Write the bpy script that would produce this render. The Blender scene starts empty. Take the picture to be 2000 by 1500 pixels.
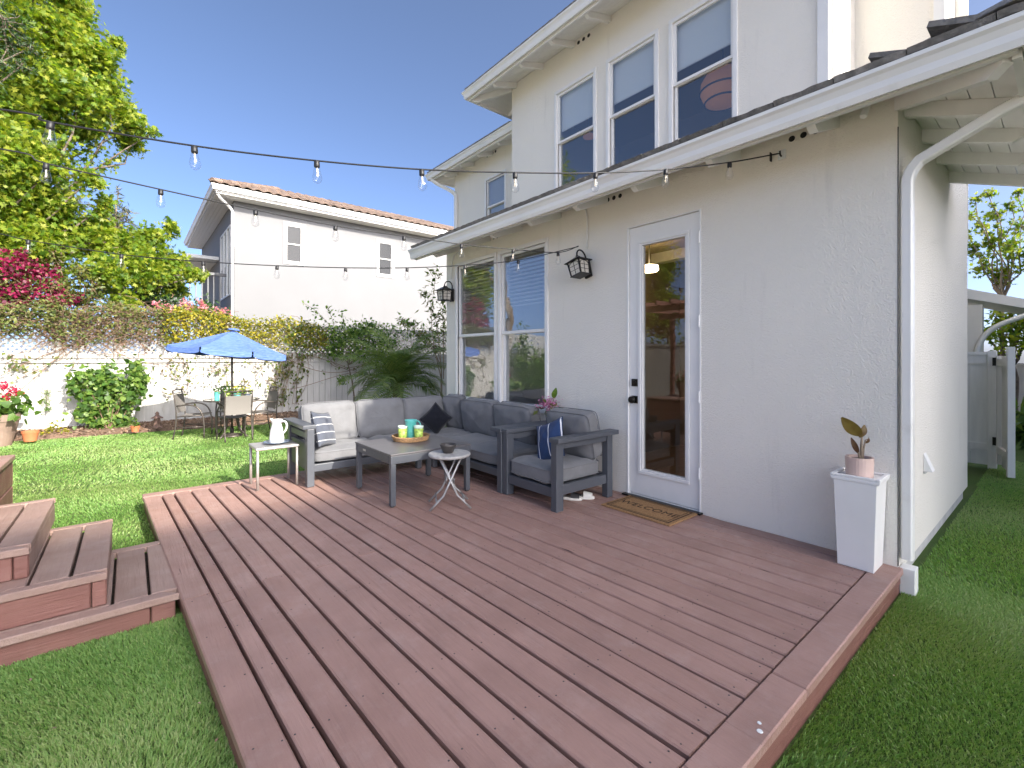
import bpy, bmesh, math, random
import numpy as np
from mathutils import Vector, Matrix, Euler

random.seed(7)
rng = np.random.default_rng(7)
SC = bpy.context.scene
COL = SC.collection
R = math.radians

# ---------------------------------------------------------------- camera
TH = R(39.6)                     # the house wall runs along +Y, the camera looks 39.6 deg to its right
EYE = 1.37
cam = bpy.data.cameras.new('camera')
cam.sensor_width = 36.0
cam.lens = 902.0 / 2000.0 * 36.0
cam.shift_y = -0.025
cam.clip_start = 0.05
cam.clip_end = 800
camo = bpy.data.objects.new('camera', cam)
camo.location = (0, 0, EYE)
camo.rotation_euler = (R(90), 0, -TH)
COL.objects.link(camo)
SC.camera = camo

# ---------------------------------------------------------------- light
SUN = Vector((-0.37, 1.7, -1.0))           # the way the sunlight travels
ELEV = math.atan2(1.0, math.hypot(SUN.x, SUN.y))
world = bpy.data.worlds.new('World')
SC.world = world
world.use_nodes = True
wn = world.node_tree
sky = wn.nodes.new('ShaderNodeTexSky')
sky.sky_type = 'NISHITA'
sky.sun_disc = False
sky.sun_elevation = ELEV
sky.sun_rotation = math.atan2(-SUN.x, -SUN.y)
sky.altitude = 50
sky.air_density = 0.23
sky.dust_density = 2.6      # hazy coastal air: soft bright glow round the sun, deep blue away from it
sky.ozone_density = 5.0
bg = wn.nodes['Background']
bg.inputs['Strength'].default_value = 0.15
wb = wn.nodes.new('ShaderNodeMix'); wb.data_type = 'RGBA'; wb.blend_type = 'MULTIPLY'     # white balance set for open shade
wb.inputs[0].default_value = 1.0; wb.inputs[7].default_value = (1.07, 1.0, 0.86, 1)
wn.links.new(sky.outputs[0], wb.inputs[6]); wn.links.new(wb.outputs[2], bg.inputs[0])
sl = bpy.data.lights.new('sun', 'SUN')
sl.energy = 2.0
sl.angle = R(0.55)
sl.color = (1.0, 0.93, 0.82)
slo = bpy.data.objects.new('sun', sl)
slo.rotation_euler = SUN.to_track_quat('-Z', 'Y').to_euler()
slo.location = (6, -12, 14)
COL.objects.link(slo)
vs = SC.view_settings
vs.view_transform = 'Standard'
vs.look = 'None'
vs.gamma = 1.0
vs.exposure = 2.3
vs.use_curve_mapping = False
SC.cycles.max_bounces = 10
SC.cycles.transparent_max_bounces = 24
SC.cycles.sample_clamp_indirect = 6.0

# ---------------------------------------------------------------- pixels of the photograph to rays
def ray(px, py):
    a = (px - 1000.0) / 902.0
    b = (700.0 - py) / 902.0
    s, c = math.sin(TH), math.cos(TH)
    return Vector((s + c * a, c - s * a, b))
def onZ(px, py, z):
    d = ray(px, py); return d * ((z - EYE) / d.z) + Vector((0, 0, EYE))
def onX(px, py, x):
    d = ray(px, py); return d * (x / d.x) + Vector((0, 0, EYE))
def onY(px, py, y):
    d = ray(px, py); return d * (y / d.y) + Vector((0, 0, EYE))
def pxm(px, py, y, rpx):          # size in metres of rpx pixels at the plane Y = y
    d = ray(px, py); return rpx / 902.0 * (y / d.y)

# ---------------------------------------------------------------- materials
MATS = {}
def nodes_of(name):
    m = bpy.data.materials.new(name); m.use_nodes = True
    MATS[name] = m
    nt = m.node_tree
    return m, nt, nt.nodes['Principled BSDF']
def N(nt, t, **kw):
    n = nt.nodes.new(t)
    for k, v in kw.items():
        if k in n.inputs: n.inputs[k].default_value = v
        else: setattr(n, k, v)
    return n
def mixc(nt, a, b, fac, mode='MIX'):
    n = nt.nodes.new('ShaderNodeMix'); n.data_type = 'RGBA'; n.blend_type = mode
    for sock, val in ((n.inputs[0], fac), (n.inputs[6], a), (n.inputs[7], b)):
        if hasattr(val, 'links'): nt.links.new(val, sock)
        elif isinstance(val, (tuple, list)): sock.default_value = (*val[:3], 1)
        else: sock.default_value = val
    return n.outputs[2]
def ramp(nt, src, p0, p1, c0=0.0, c1=1.0):
    n = nt.nodes.new('ShaderNodeMapRange')
    n.inputs[1].default_value = p0; n.inputs[2].default_value = p1
    n.inputs[3].default_value = c0; n.inputs[4].default_value = c1
    nt.links.new(src, n.inputs[0]); return n.outputs[0]
def coords(nt, scale=(1, 1, 1), rnd=False):
    tc = N(nt, 'ShaderNodeTexCoord'); mp = N(nt, 'ShaderNodeMapping')
    mp.inputs['Scale'].default_value = scale
    nt.links.new(tc.outputs['Object'], mp.inputs['Vector'])
    if rnd:
        oi = N(nt, 'ShaderNodeObjectInfo'); mul = N(nt, 'ShaderNodeMath', operation='MULTIPLY'); mul.inputs[1].default_value = 37.0
        nt.links.new(oi.outputs['Random'], mul.inputs[0])
        cb = N(nt, 'ShaderNodeCombineXYZ')
        for i in range(3): nt.links.new(mul.outputs[0], cb.inputs[i])
        nt.links.new(cb.outputs[0], mp.inputs['Location'])
    return mp.outputs['Vector']
def noise(nt, vec, scale, detail=3, rough=0.55):
    n = N(nt, 'ShaderNodeTexNoise'); n.inputs['Scale'].default_value = scale
    n.inputs['Detail'].default_value = detail; n.inputs['Roughness'].default_value = rough
    nt.links.new(vec, n.inputs['Vector']); return n.outputs[0]
def bump(nt, b, h, strength, dist=0.01):
    n = N(nt, 'ShaderNodeBump'); n.inputs['Strength'].default_value = strength; n.inputs['Distance'].default_value = dist
    nt.links.new(h, n.inputs['Height']); nt.links.new(n.outputs[0], b.inputs['Normal']); return n
def pmat(name, col, rough=0.6, metal=0.0, var=0.0, nscale=3.0, bmp=0.0, bscale=80.0, bdist=0.004, spec=0.5, stretch=(1, 1, 1), rnd=0.0, dirt=None, dscale=1.3, dlo=0.55, dhi=0.75, emit=0.0):
    m, nt, b = nodes_of(name)
    b.inputs['Base Color'].default_value = (*col, 1); b.inputs['Roughness'].default_value = rough
    b.inputs['Metallic'].default_value = metal; b.inputs['Specular IOR Level'].default_value = spec
    v = coords(nt, stretch, rnd > 0)
    c = None
    if var > 0:
        f = ramp(nt, noise(nt, v, nscale, 4), 0.3, 0.7)
        c = mixc(nt, tuple(x * (1 - var) for x in col), tuple(min(1, x * (1 + var)) for x in col), f)
    if rnd > 0:
        oi = N(nt, 'ShaderNodeObjectInfo')
        k = ramp(nt, oi.outputs['Random'], 0, 1, 1 - rnd, 1 + rnd)
        cb = N(nt, 'ShaderNodeCombineColor')
        for i in range(3): nt.links.new(k, cb.inputs[i])
        c = mixc(nt, c if c is not None else col, cb.outputs[0], 1.0, 'MULTIPLY')
    if dirt is not None:
        f = ramp(nt, noise(nt, v, dscale, 6, 0.65), dlo, dhi)
        c = mixc(nt, c if c is not None else col, dirt, f)
    if c is not None: nt.links.new(c, b.inputs['Base Color'])
    if bmp > 0: bump(nt, b, noise(nt, v, bscale, 4), bmp, bdist)
    if emit > 0:
        b.inputs['Emission Color'].default_value = (*col, 1); b.inputs['Emission Strength'].default_value = emit
    return m

def leafmat(name, cols, trans=0.45, rough=0.5):
    m, nt, b = nodes_of(name)
    at = N(nt, 'ShaderNodeAttribute', attribute_name='rnd')
    cr = N(nt, 'ShaderNodeValToRGB')
    el = cr.color_ramp.elements
    while len(el) < len(cols): el.new(0.5)
    for i, c in enumerate(cols):
        el[i].position = i / max(1, len(cols) - 1); el[i].color = (*c, 1)
    nt.links.new(at.outputs['Fac'], cr.inputs[0])
    nt.links.new(cr.outputs[0], b.inputs['Base Color'])
    b.inputs['Roughness'].default_value = rough
    tr = N(nt, 'ShaderNodeBsdfTranslucent')
    tcol = mixc(nt, cr.outputs[0], (1.25, 1.3, 0.55), 1.0, 'MULTIPLY')
    nt.links.new(tcol, tr.inputs[0])
    mx = N(nt, 'ShaderNodeMixShader'); mx.inputs[0].default_value = trans
    nt.links.new(b.outputs[0], mx.inputs[1]); nt.links.new(tr.outputs[0], mx.inputs[2])
    nt.links.new(mx.outputs[0], nt.nodes['Material Output'].inputs[0])
    return m

def deckmat(name, base, alt, worn, rough=0.42, axis=1):
    m, nt, b = nodes_of(name)
    st = [16.0, 16.0, 16.0]; st[axis] = 1.0
    v = coords(nt, tuple(st), True); vu = coords(nt, (1, 1, 1), True)
    oi = N(nt, 'ShaderNodeObjectInfo')
    c = mixc(nt, base, alt, ramp(nt, oi.outputs['Random'], 0, 1))
    c = mixc(nt, c, tuple(x * 0.80 for x in base), ramp(nt, noise(nt, vu, 3.0, 5), 0.4, 0.75, 0, 0.8))
    g = noise(nt, v, 2.2, 6, 0.7)
    grain = ramp(nt, g, 0.35, 0.65)
    # worn dusty patches and scuffs
    wn_ = ramp(nt, noise(nt, vu, 4.0, 9, 0.75), 0.52, 0.80, 0, 0.42)
    c = mixc(nt, c, worn, wn_)
    c = mixc(nt, c, tuple(x * 0.62 for x in base), ramp(nt, noise(nt, v, 3.5, 7, 0.75), 0.52, 0.78, 0, 0.42))
    # splits along the grain
    st2 = [46.0, 46.0, 46.0]; st2[axis] = 0.9
    v2 = coords(nt, tuple(st2), True)
    sp = noise(nt, v2, 1.0, 3, 0.6)
    split = ramp(nt, sp, 0.70, 0.725)
    msk = ramp(nt, noise(nt, vu, 2.1, 2), 0.48, 0.58)
    ml = N(nt, 'ShaderNodeMath', operation='MULTIPLY'); nt.links.new(split, ml.inputs[0]); nt.links.new(msk, ml.inputs[1])
    c = mixc(nt, c, tuple(x * 0.22 for x in base), ml.outputs[0])
    nt.links.new(c, b.inputs['Base Color'])
    b.inputs['Specular IOR Level'].default_value = 0.32
    rr = ramp(nt, noise(nt, vu, 7.0, 4), 0.3, 0.7, rough - 0.08, rough + 0.14)
    nt.links.new(rr, b.inputs['Roughness'])
    hs = N(nt, 'ShaderNodeMath', operation='SUBTRACT'); nt.links.new(grain, hs.inputs[0]); 
    m3 = N(nt, 'ShaderNodeMath', operation='MULTIPLY'); nt.links.new(ml.outputs[0], m3.inputs[0]); m3.inputs[1].default_value = 3.0
    nt.links.new(m3.outputs[0], hs.inputs[1])
    bump(nt, b, hs.outputs[0], 0.8, 0.0026)
    return m

def glassmat(name, tint=(0.80, 0.84, 0.84), base=0.10, gain=1.6, wav=0.0):
    m, nt, b = nodes_of(name)
    tr = N(nt, 'ShaderNodeBsdfTransparent'); tr.inputs[0].default_value = (*tint, 1)
    gl = N(nt, 'ShaderNodeBsdfGlossy'); gl.inputs['Roughness'].default_value = 0.0
    lw = N(nt, 'ShaderNodeLayerWeight'); lw.inputs[0].default_value = 0.5
    fr = N(nt, 'ShaderNodeMath', operation='POWER'); nt.links.new(lw.outputs['Facing'], fr.inputs[0]); fr.inputs[1].default_value = 3.5
    ma = N(nt, 'ShaderNodeMath', operation='MULTIPLY_ADD'); ma.use_clamp = True
    nt.links.new(fr.outputs[0], ma.inputs[0]); ma.inputs[1].default_value = gain; ma.inputs[2].default_value = base
    if wav > 0:
        v = coords(nt)
        bn = N(nt, 'ShaderNodeBump'); bn.inputs['Strength'].default_value = wav; bn.inputs['Distance'].default_value = 0.01
        nt.links.new(noise(nt, v, 2.2, 2), bn.inputs['Height']); nt.links.new(bn.outputs[0], gl.inputs['Normal'])
    mx = N(nt, 'ShaderNodeMixShader')
    nt.links.new(ma.outputs[0], mx.inputs[0]); nt.links.new(tr.outputs[0], mx.inputs[1]); nt.links.new(gl.outputs[0], mx.inputs[2])
    nt.links.new(mx.outputs[0], nt.nodes['Material Output'].inputs[0])
    return m

def stuccomat(name, col, scale=150.0, strength=0.6, dirt=(0.45, 0.43, 0.40)):
    m, nt, b = nodes_of(name)
    v = coords(nt)
    big = ramp(nt, noise(nt, v, 0.9, 5), 0.3, 0.7)
    c = mixc(nt, tuple(x * 0.95 for x in col), col, big)
    c = mixc(nt, c, dirt, ramp(nt, noise(nt, coords(nt, (3, 3, 0.35)), 2.2, 5, 0.7), 0.60, 0.86, 0, 0.30))
    nt.links.new(c, b.inputs['Base Color'])
    b.inputs['Roughness'].default_value = 0.85; b.inputs['Specular IOR Level'].default_value = 0.25
    a = noise(nt, v, scale, 3, 0.6); a2 = noise(nt, v, scale * 0.28, 3, 0.6)
    ad = N(nt, 'ShaderNodeMath', operation='MULTIPLY_ADD'); nt.links.new(a2, ad.inputs[0]); ad.inputs[1].default_value = 0.35; nt.links.new(a, ad.inputs[2])
    bump(nt, b, ad.outputs[0], strength, 0.010)
    return m

stuccomat('stucco', (0.87, 0.83, 0.75), 110.0, 0.9)
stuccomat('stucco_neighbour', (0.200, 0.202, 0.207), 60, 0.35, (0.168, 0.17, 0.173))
pmat('white_trim', (0.80, 0.79, 0.765), 0.45, var=0.03, nscale=4, bmp=0.06, bscale=40)
pmat('white_gutter', (0.80, 0.79, 0.755), 0.35, var=0.04, nscale=2, dirt=(0.50, 0.47, 0.42), dlo=0.62, dhi=0.95, dscale=2.5)
pmat('soffit_paint', (0.80, 0.785, 0.75), 0.6, var=0.03, nscale=3, bmp=0.1, bscale=30, stretch=(1, 5, 1))
pmat('foundation', (0.55, 0.54, 0.52), 0.9, var=0.15, nscale=6, bmp=0.5, bscale=40, bdist=0.01)
pmat('dark_gap', (0.02, 0.02, 0.02), 0.9)
pmat('slate_tile', (0.19, 0.18, 0.165), 0.9, var=0.3, nscale=18, bmp=0.9, bscale=45, bdist=0.012, rnd=0.25, dirt=(0.30, 0.28, 0.24), dlo=0.58, dhi=0.72, dscale=14)
pmat('clay_tile', (0.165, 0.115, 0.088), 0.85, var=0.25, nscale=9, bmp=0.5, bscale=30, rnd=0.3, dirt=(0.22, 0.17, 0.135), dlo=0.5, dhi=0.75, dscale=7)
deckmat('deck_paint', (0.345, 0.208, 0.170), (0.395, 0.246, 0.205), (0.51, 0.40, 0.36))
deckmat('step_paint', (0.305, 0.20, 0.165), (0.35, 0.245, 0.205), (0.48, 0.39, 0.345), 0.5)
deckmat('fascia_paint', (0.21, 0.098, 0.080), (0.235, 0.115, 0.094), (0.32, 0.21, 0.18), 0.5, axis=0)
pmat('nail', (0.05, 0.04, 0.04), 0.5)
pmat('gate_white', (0.78, 0.77, 0.74), 0.6, var=0.05, nscale=4, bmp=0.15, bscale=30, stretch=(6, 6, 0.6))
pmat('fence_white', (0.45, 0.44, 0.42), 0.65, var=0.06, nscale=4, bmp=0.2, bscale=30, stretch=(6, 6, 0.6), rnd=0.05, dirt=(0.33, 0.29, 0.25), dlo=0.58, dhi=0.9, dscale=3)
pmat('steel_grey', (0.075, 0.082, 0.095), 0.42, var=0.08, nscale=6, spec=0.5)
pmat('table_slab', (0.105, 0.10, 0.105), 0.33, var=0.18, nscale=5, stretch=(1, 8, 1))
def fabric(name, col, stripe=None, **kw):
    m = pmat(name, col, 0.92, var=0.10, nscale=7, spec=0.15, **kw)
    nt = m.node_tree; b = nt.nodes['Principled BSDF']
    v = coords(nt)
    a = noise(nt, v, 9.0, 4, 0.6); w = noise(nt, v, 420.0, 1)
    ad = N(nt, 'ShaderNodeMath', operation='MULTIPLY_ADD'); nt.links.new(w, ad.inputs[0]); ad.inputs[1].default_value = 0.12; nt.links.new(a, ad.inputs[2])
    bump(nt, b, ad.outputs[0], 0.55, 0.012)
    b.inputs['Sheen Weight'].default_value = 0.15
    if stripe:
        axis, width, period, scol, off = stripe
        sx = N(nt, 'ShaderNodeSeparateXYZ'); tc = N(nt, 'ShaderNodeTexCoord'); nt.links.new(tc.outputs['Object'], sx.inputs[0])
        ad2 = N(nt, 'ShaderNodeMath', operation='ADD'); nt.links.new(sx.outputs[axis], ad2.inputs[0]); ad2.inputs[1].default_value = 10.0 + off
        md = N(nt, 'ShaderNodeMath', operation='MODULO'); nt.links.new(ad2.outputs[0], md.inputs[0]); md.inputs[1].default_value = period
        lt = N(nt, 'ShaderNodeMath', operation='LESS_THAN'); nt.links.new(md.outputs[0], lt.inputs[0]); lt.inputs[1].default_value = width
        src = b.inputs['Base Color'].links[0].from_socket if b.inputs['Base Color'].links else col
        c = mixc(nt, src, scol, lt.outputs[0]); nt.links.new(c, b.inputs['Base Color'])
    return m
fabric('cushion_grey', (0.172, 0.174, 0.180))
fabric('pillow_navy_stripe', (0.022, 0.045, 0.115), (0, 0.008, 0.115, (0.65, 0.67, 0.70), 0.03))
fabric('pillow_grey_stripe', (0.085, 0.095, 0.12), (0, 0.007, 0.078, (0.62, 0.62, 0.62), 0.03))
fabric('pillow_black', (0.010, 0.011, 0.016))
pmat('piping_dark', (0.02, 0.022, 0.03), 0.9)
pmat('mesh_sling', (0.20, 0.185, 0.17), 0.85, var=0.1, nscale=200)
pmat('patio_metal', (0.10, 0.085, 0.075), 0.4, metal=0.5)
pmat('brushed_metal', (0.50, 0.48, 0.45), 0.38, metal=0.6, var=0.08, nscale=10)
pmat('stool_metal', (0.36, 0.36, 0.36), 0.38, metal=0.6)
pmat('stool_top', (0.36, 0.355, 0.345), 0.55, var=0.25, nscale=30, rnd=0.0)
pmat('black_metal', (0.012, 0.011, 0.010), 0.42, metal=0.3, bmp=0.2, bscale=60)
pmat('lamp_glass', (0.62, 0.58, 0.50), 0.35, var=0.1, nscale=30)
pmat('enamel_white', (0.80, 0.79, 0.75), 0.25, dirt=(0.5, 0.47, 0.42), dlo=0.66, dhi=0.9, dscale=9)
pmat('plate_blue', (0.12, 0.165, 0.24), 0.25, var=0.15)
pmat('teal_enamel', (0.10, 0.46, 0.42), 0.3)
pmat('lime_print', (0.38, 0.52, 0.10), 0.35, var=0.45, nscale=60)
pmat('glass_rim', (0.66, 0.80, 0.66), 0.2)
pmat('wicker', (0.40, 0.235, 0.11), 0.75, var=0.35, nscale=60, bmp=0.8, bscale=90, bdist=0.006)
pmat('bowl_dark', (0.045, 0.04, 0.038), 0.4, var=0.3, nscale=8)
pmat('pot_pink', (0.66, 0.49, 0.42), 0.6, var=0.05)
pmat('pot_magenta', (0.70, 0.22, 0.38), 0.45)
pmat('terracotta', (0.52, 0.16, 0.065), 0.8, var=0.15, nscale=8, bmp=0.2)
pmat('pot_brown', (0.24, 0.17, 0.135), 0.7, var=0.2, nscale=6)
pmat('soil', (0.045, 0.030, 0.020), 0.95, var=0.5, nscale=30, bmp=0.9, bscale=60, bdist=0.02)
pmat('mulch', (0.22, 0.14, 0.095), 0.95, var=0.5, nscale=22, bmp=1.0, bscale=50, bdist=0.03)
pmat('coir', (0.35, 0.205, 0.10), 0.98, var=0.35, nscale=120, bmp=1.0, bscale=260, bdist=0.006, spec=0.1)
pmat('mat_print', (0.06, 0.04, 0.028), 0.98, spec=0.1, var=0.4, nscale=150)
pmat('bark', (0.16, 0.125, 0.095), 0.95, var=0.4, nscale=10, bmp=0.9, bscale=30, bdist=0.02)
pmat('pale_twig', (0.30, 0.235, 0.17), 0.9, var=0.3, nscale=8)
pmat('dry_twig', (0.20, 0.125, 0.085), 0.95, var=0.35, nscale=8)
pmat('cord', (0.010, 0.010, 0.011), 0.5)
pmat('interior_wall', (0.34, 0.27, 0.19), 0.9)
pmat('interior_floor', (0.33, 0.23, 0.15), 0.4, var=0.2, nscale=5, stretch=(1, 6, 1))
pmat('blind_white', (0.74, 0.73, 0.70), 0.7)
pmat('blind_tan', (0.24, 0.22, 0.19), 0.7)
pmat('shade_cloth', (0.82, 0.83, 0.80), 0.85)
pmat('lamp_paper', (0.62, 0.27, 0.11), 0.8, emit=0.04)
pmat('lamp_lit', (1.0, 0.72, 0.42), 0.8, emit=4.0)
pmat('bronze_hw', (0.022, 0.020, 0.018), 0.35, metal=0.7)
pmat('rubber_white', (0.70, 0.68, 0.62), 0.6)
pmat('rubber_dark', (0.04, 0.04, 0.04), 0.7)
pmat('stone_brown', (0.17, 0.105, 0.085), 0.9, var=0.3, nscale=20, bmp=0.5)
pmat('clear_plastic', (0.75, 0.77, 0.76), 0.2)
glassmat('window_glass', (0.80, 0.84, 0.88), 0.21, 0.8, 0.25)
glassmat('door_glass', (0.80, 0.82, 0.80), 0.10, 0.9, 0.05)
glassmat('far_glass', (0.5, 0.55, 0.6), 0.03, 0.5)
glassmat('bulb_glass', (0.97, 0.97, 0.97), 0.06, 0.5)
glassmat('tabletop_glass', (0.60, 0.63, 0.62), 0.10, 0.8)
pmat('filament', (0.75, 0.66, 0.50), 0.5)
# umbrella cloth: heathered blue
m_, nt_, b_ = nodes_of('umbrella_cloth')
v_ = coords(nt_, (3, 3, 30))
c_ = mixc(nt_, (0.045, 0.11, 0.36), (0.14, 0.22, 0.50), ramp(nt_, noise(nt_, v_, 3.5, 5, 0.7), 0.35, 0.65))
nt_.links.new(c_, b_.inputs['Base Color']); b_.inputs['Roughness'].default_value = 0.85
# turf
m_, nt_, b_ = nodes_of('turf')
v_ = coords(nt_)
c_ = mixc(nt_, (0.075, 0.150, 0.034), (0.135, 0.215, 0.055), ramp(nt_, noise(nt_, v_, 140, 3), 0.35, 0.65))
c_ = mixc(nt_, c_, (0.17, 0.21, 0.075), ramp(nt_, noise(nt_, v_, 1.6, 5), 0.4, 0.7, 0, 0.6))
nt_.links.new(c_, b_.inputs['Base Color']); b_.inputs['Roughness'].default_value = 0.9; b_.inputs['Specular IOR Level'].default_value = 0.2
bump(nt_, b_, noise(nt_, v_, 220, 3), 1.0, 0.02)
pmat('concrete', (0.55, 0.50, 0.43), 0.9, var=0.1, nscale=3, bmp=0.3, bscale=30)
pmat('earth', (0.22, 0.18, 0.13), 0.95, var=0.3, nscale=2)
leafmat('grass_blade', [(0.145, 0.300, 0.070), (0.215, 0.385, 0.098), (0.305, 0.425, 0.140), (0.41, 0.47, 0.22)], 0.40, 0.5)
leafmat('maple_leaf', [(0.065, 0.145, 0.014), (0.155, 0.250, 0.019), (0.265, 0.330, 0.026), (0.37, 0.39, 0.05)], 0.55)
leafmat('dark_leaf', [(0.012, 0.036, 0.012), (0.028, 0.066, 0.018), (0.05, 0.09, 0.028)], 0.25)
leafmat('olive_leaf', [(0.050, 0.078, 0.018), (0.095, 0.135, 0.028), (0.18, 0.20, 0.045), (0.13, 0.09, 0.045)], 0.35)
leafmat('vine_leaf', [(0.085, 0.125, 0.016), (0.20, 0.215, 0.020), (0.34, 0.30, 0.022), (0.42, 0.34, 0.03)], 0.4)
leafmat('green_leaf', [(0.035, 0.085, 0.016), (0.070, 0.150, 0.024), (0.13, 0.225, 0.035), (0.22, 0.30, 0.07)], 0.4)
leafmat('bract_magenta', [(0.09, 0.004, 0.026), (0.22, 0.008, 0.055), (0.34, 0.02, 0.09)], 0.4)
leafmat('petal_pink', [(0.48, 0.10, 0.17), (0.62, 0.24, 0.28), (0.66, 0.36, 0.38)], 0.35)
leafmat('petal_red', [(0.45, 0.01, 0.05), (0.60, 0.02, 0.08)], 0.3)
leafmat('petal_hydrangea', [(0.40, 0.09, 0.26), (0.56, 0.20, 0.42), (0.66, 0.38, 0.55)], 0.35)
leafmat('petal_yellow', [(0.60, 0.52, 0.02), (0.70, 0.62, 0.08)], 0.3)
leafmat('canna_leaf', [(0.10, 0.045, 0.030), (0.16, 0.105, 0.028), (0.20, 0.15, 0.035)], 0.3)
leafmat('palm_leaf', [(0.08, 0.15, 0.045), (0.15, 0.235, 0.065), (0.26, 0.31, 0.10)], 0.4)
leafmat('chip', [(0.10, 0.055, 0.035), (0.26, 0.16, 0.10), (0.42, 0.32, 0.23)], 0.0, 0.95)
leafmat('pine_leaf', [(0.040, 0.055, 0.028), (0.085, 0.095, 0.045), (0.13, 0.12, 0.06)], 0.2)

# ---------------------------------------------------------------- mesh helpers
WL = {}
class MB:
    def __init__(s): s.v = []; s.f = []
    def add(s, vs_, fs):
        o = len(s.v); s.v += [tuple(p) for p in vs_]; s.f += [tuple(i + o for i in f) for f in fs]; return s
    def box(s, x0, y0, z0, x1, y1, z1):
        return s.boxm(lambda a, b, c: (a, b, c), x0, y0, z0, x1, y1, z1)
    def boxm(s, M, x0, y0, z0, x1, y1, z1):
        p = [M(x, y, z) for x in (x0, x1) for y in (y0, y1) for z in (z0, z1)]
        return s.add(p, [(0, 1, 3, 2), (4, 6, 7, 5), (0, 4, 5, 1), (2, 3, 7, 6), (0, 2, 6, 4), (1, 5, 7, 3)])
    def hexa(s, p):      # 8 corners: bottom 4 then top 4
        return s.add(p, [(3, 2, 1, 0), (4, 5, 6, 7), (0, 1, 5, 4), (1, 2, 6, 5), (2, 3, 7, 6), (3, 0, 4, 7)])
    def extrude(s, poly, vec):
        n = len(poly); vec = Vector(vec)
        p = [Vector(q) for q in poly]; p2 = [q + vec for q in p]
        return s.add(p + p2, [tuple(range(n))[::-1], tuple(range(n, 2 * n))] + [(i, (i + 1) % n, n + (i + 1) % n, n + i) for i in range(n)])
    def tube(s, pts, r, n=8, cap=True):
        pts = [Vector(p) for p in pts]; m = len(pts)
        rs = r if isinstance(r, (list, tuple)) else [r] * m
        up = Vector((0, 0, 1)); vs_ = []; prev = None
        for i, p in enumerate(pts):
            t = (pts[min(i + 1, m - 1)] - pts[max(i - 1, 0)])
            t = t.normalized() if t.length > 1e-9 else Vector((0, 0, 1))
            if prev is None:
                a = t.cross(up)
                if a.length < 1e-3: a = t.cross(Vector((1, 0, 0)))
            else:
                a = prev - t * prev.dot(t)
                if a.length < 1e-4: a = t.cross(Vector((1, 0, 0)))
            a.normalize(); prev = a; b = t.cross(a)
            for k in range(n):
                th = 2 * math.pi * k / n
                vs_.append(p + (a * math.cos(th) + b * math.sin(th)) * rs[i])
        fs = [(i * n + k, i * n + (k + 1) % n, (i + 1) * n + (k + 1) % n, (i + 1) * n + k) for i in range(m - 1) for k in range(n)]
        if cap: fs += [tuple(range(n))[::-1], tuple(range((m - 1) * n, m * n))]
        return s.add(vs_, fs)
    def lathe(s, prof, c=(0, 0, 0), n=24, M=None):
        vs_ = []; m = len(prof)
        for r, z in prof:
            for k in range(n):
                th = 2 * math.pi * k / n
                p = Vector((c[0] + r * math.cos(th), c[1] + r * math.sin(th), c[2] + z))
                vs_.append(M @ p if M else p)
        fs = [(i * n + k, i * n + (k + 1) % n, (i + 1) * n + (k + 1) % n, (i + 1) * n + k) for i in range(m - 1) for k in range(n)]
        if prof[0][0] > 1e-6: fs.append(tuple(range(n))[::-1])
        if prof[-1][0] > 1e-6: fs.append(tuple(range((m - 1) * n, m * n)))
        return s.add(vs_, fs)
    def grid(s, fn, nu, nv, close=False):
        vs_ = [fn(i / nu, j / nv) for i in range(nu + 1) for j in range(nv + 1)]
        w = nv + 1
        return s.add(vs_, [(i * w + j, (i + 1) * w + j, (i + 1) * w + j + 1, i * w + j + 1) for i in range(nu) for j in range(nv)])
    def xf(s, M):
        s.v = [tuple(M @ Vector(p)) for p in s.v]; return s
    def mesh(s, name, loc=None, smooth=False, merge=False):
        me = bpy.data.meshes.new(name)
        v = s.v if loc is None else [(p[0] - loc[0], p[1] - loc[1], p[2] - loc[2]) for p in s.v]
        me.from_pydata(v, [], s.f)
        bm = bmesh.new(); bm.from_mesh(me)
        if merge: bmesh.ops.remove_doubles(bm, verts=bm.verts, dist=1e-5)
        bmesh.ops.recalc_face_normals(bm, faces=bm.faces)
        bm.to_mesh(me); bm.free()
        if smooth:
            me.polygons.foreach_set('use_smooth', [True] * len(me.polygons))
        return me
    def build(s, name, mat, parent=None, loc=None, smooth=False, bevel=0, seg=2, merge=False):
        me = s.mesh(name, loc, smooth, merge)
        me.materials.append(MATS[mat])
        return link(name, me, parent, loc, bevel, seg, smooth)
def link(name, me, parent=None, loc=None, bevel=0, seg=2, smooth=False, rot=None):
    o = bpy.data.objects.new(name, me); COL.objects.link(o)
    wl = Vector(loc) if loc is not None else (WL.get(parent.name, Vector()) if parent else Vector())
    WL[o.name] = wl
    o.location = wl - (WL.get(parent.name, Vector()) if parent else Vector())
    if rot is not None: o.rotation_euler = rot
    if parent: o.parent = parent
    if bevel:
        b = o.modifiers.new('bevel', 'BEVEL'); b.width = bevel; b.segments = seg; b.limit_method = 'ANGLE'; b.angle_limit = R(35)
    if smooth == 'auto':
        pass
    return o
def tag(o, label, cat, group=None, kind=None):
    o['label'] = label
    if cat: o['category'] = cat
    if group: o['group'] = group
    if kind: o['kind'] = kind
    return o
def thing(name, label, cat, loc=(0, 0, 0), rot=None, group=None):
    o = bpy.data.objects.new(name, None); COL.objects.link(o); o.location = loc; o.empty_display_size = 0.1
    if rot is not None: o.rotation_euler = rot
    WL[o.name] = Vector((0, 0, 0))           # parts of a plain thing are given in its own frame
    return tag(o, label, cat, group)
def wthing(name, label, cat, loc=(0, 0, 0), group=None):   # parts given in world coordinates
    o = thing(name, label, cat, loc, None, group); WL[o.name] = Vector(loc); return o
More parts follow.
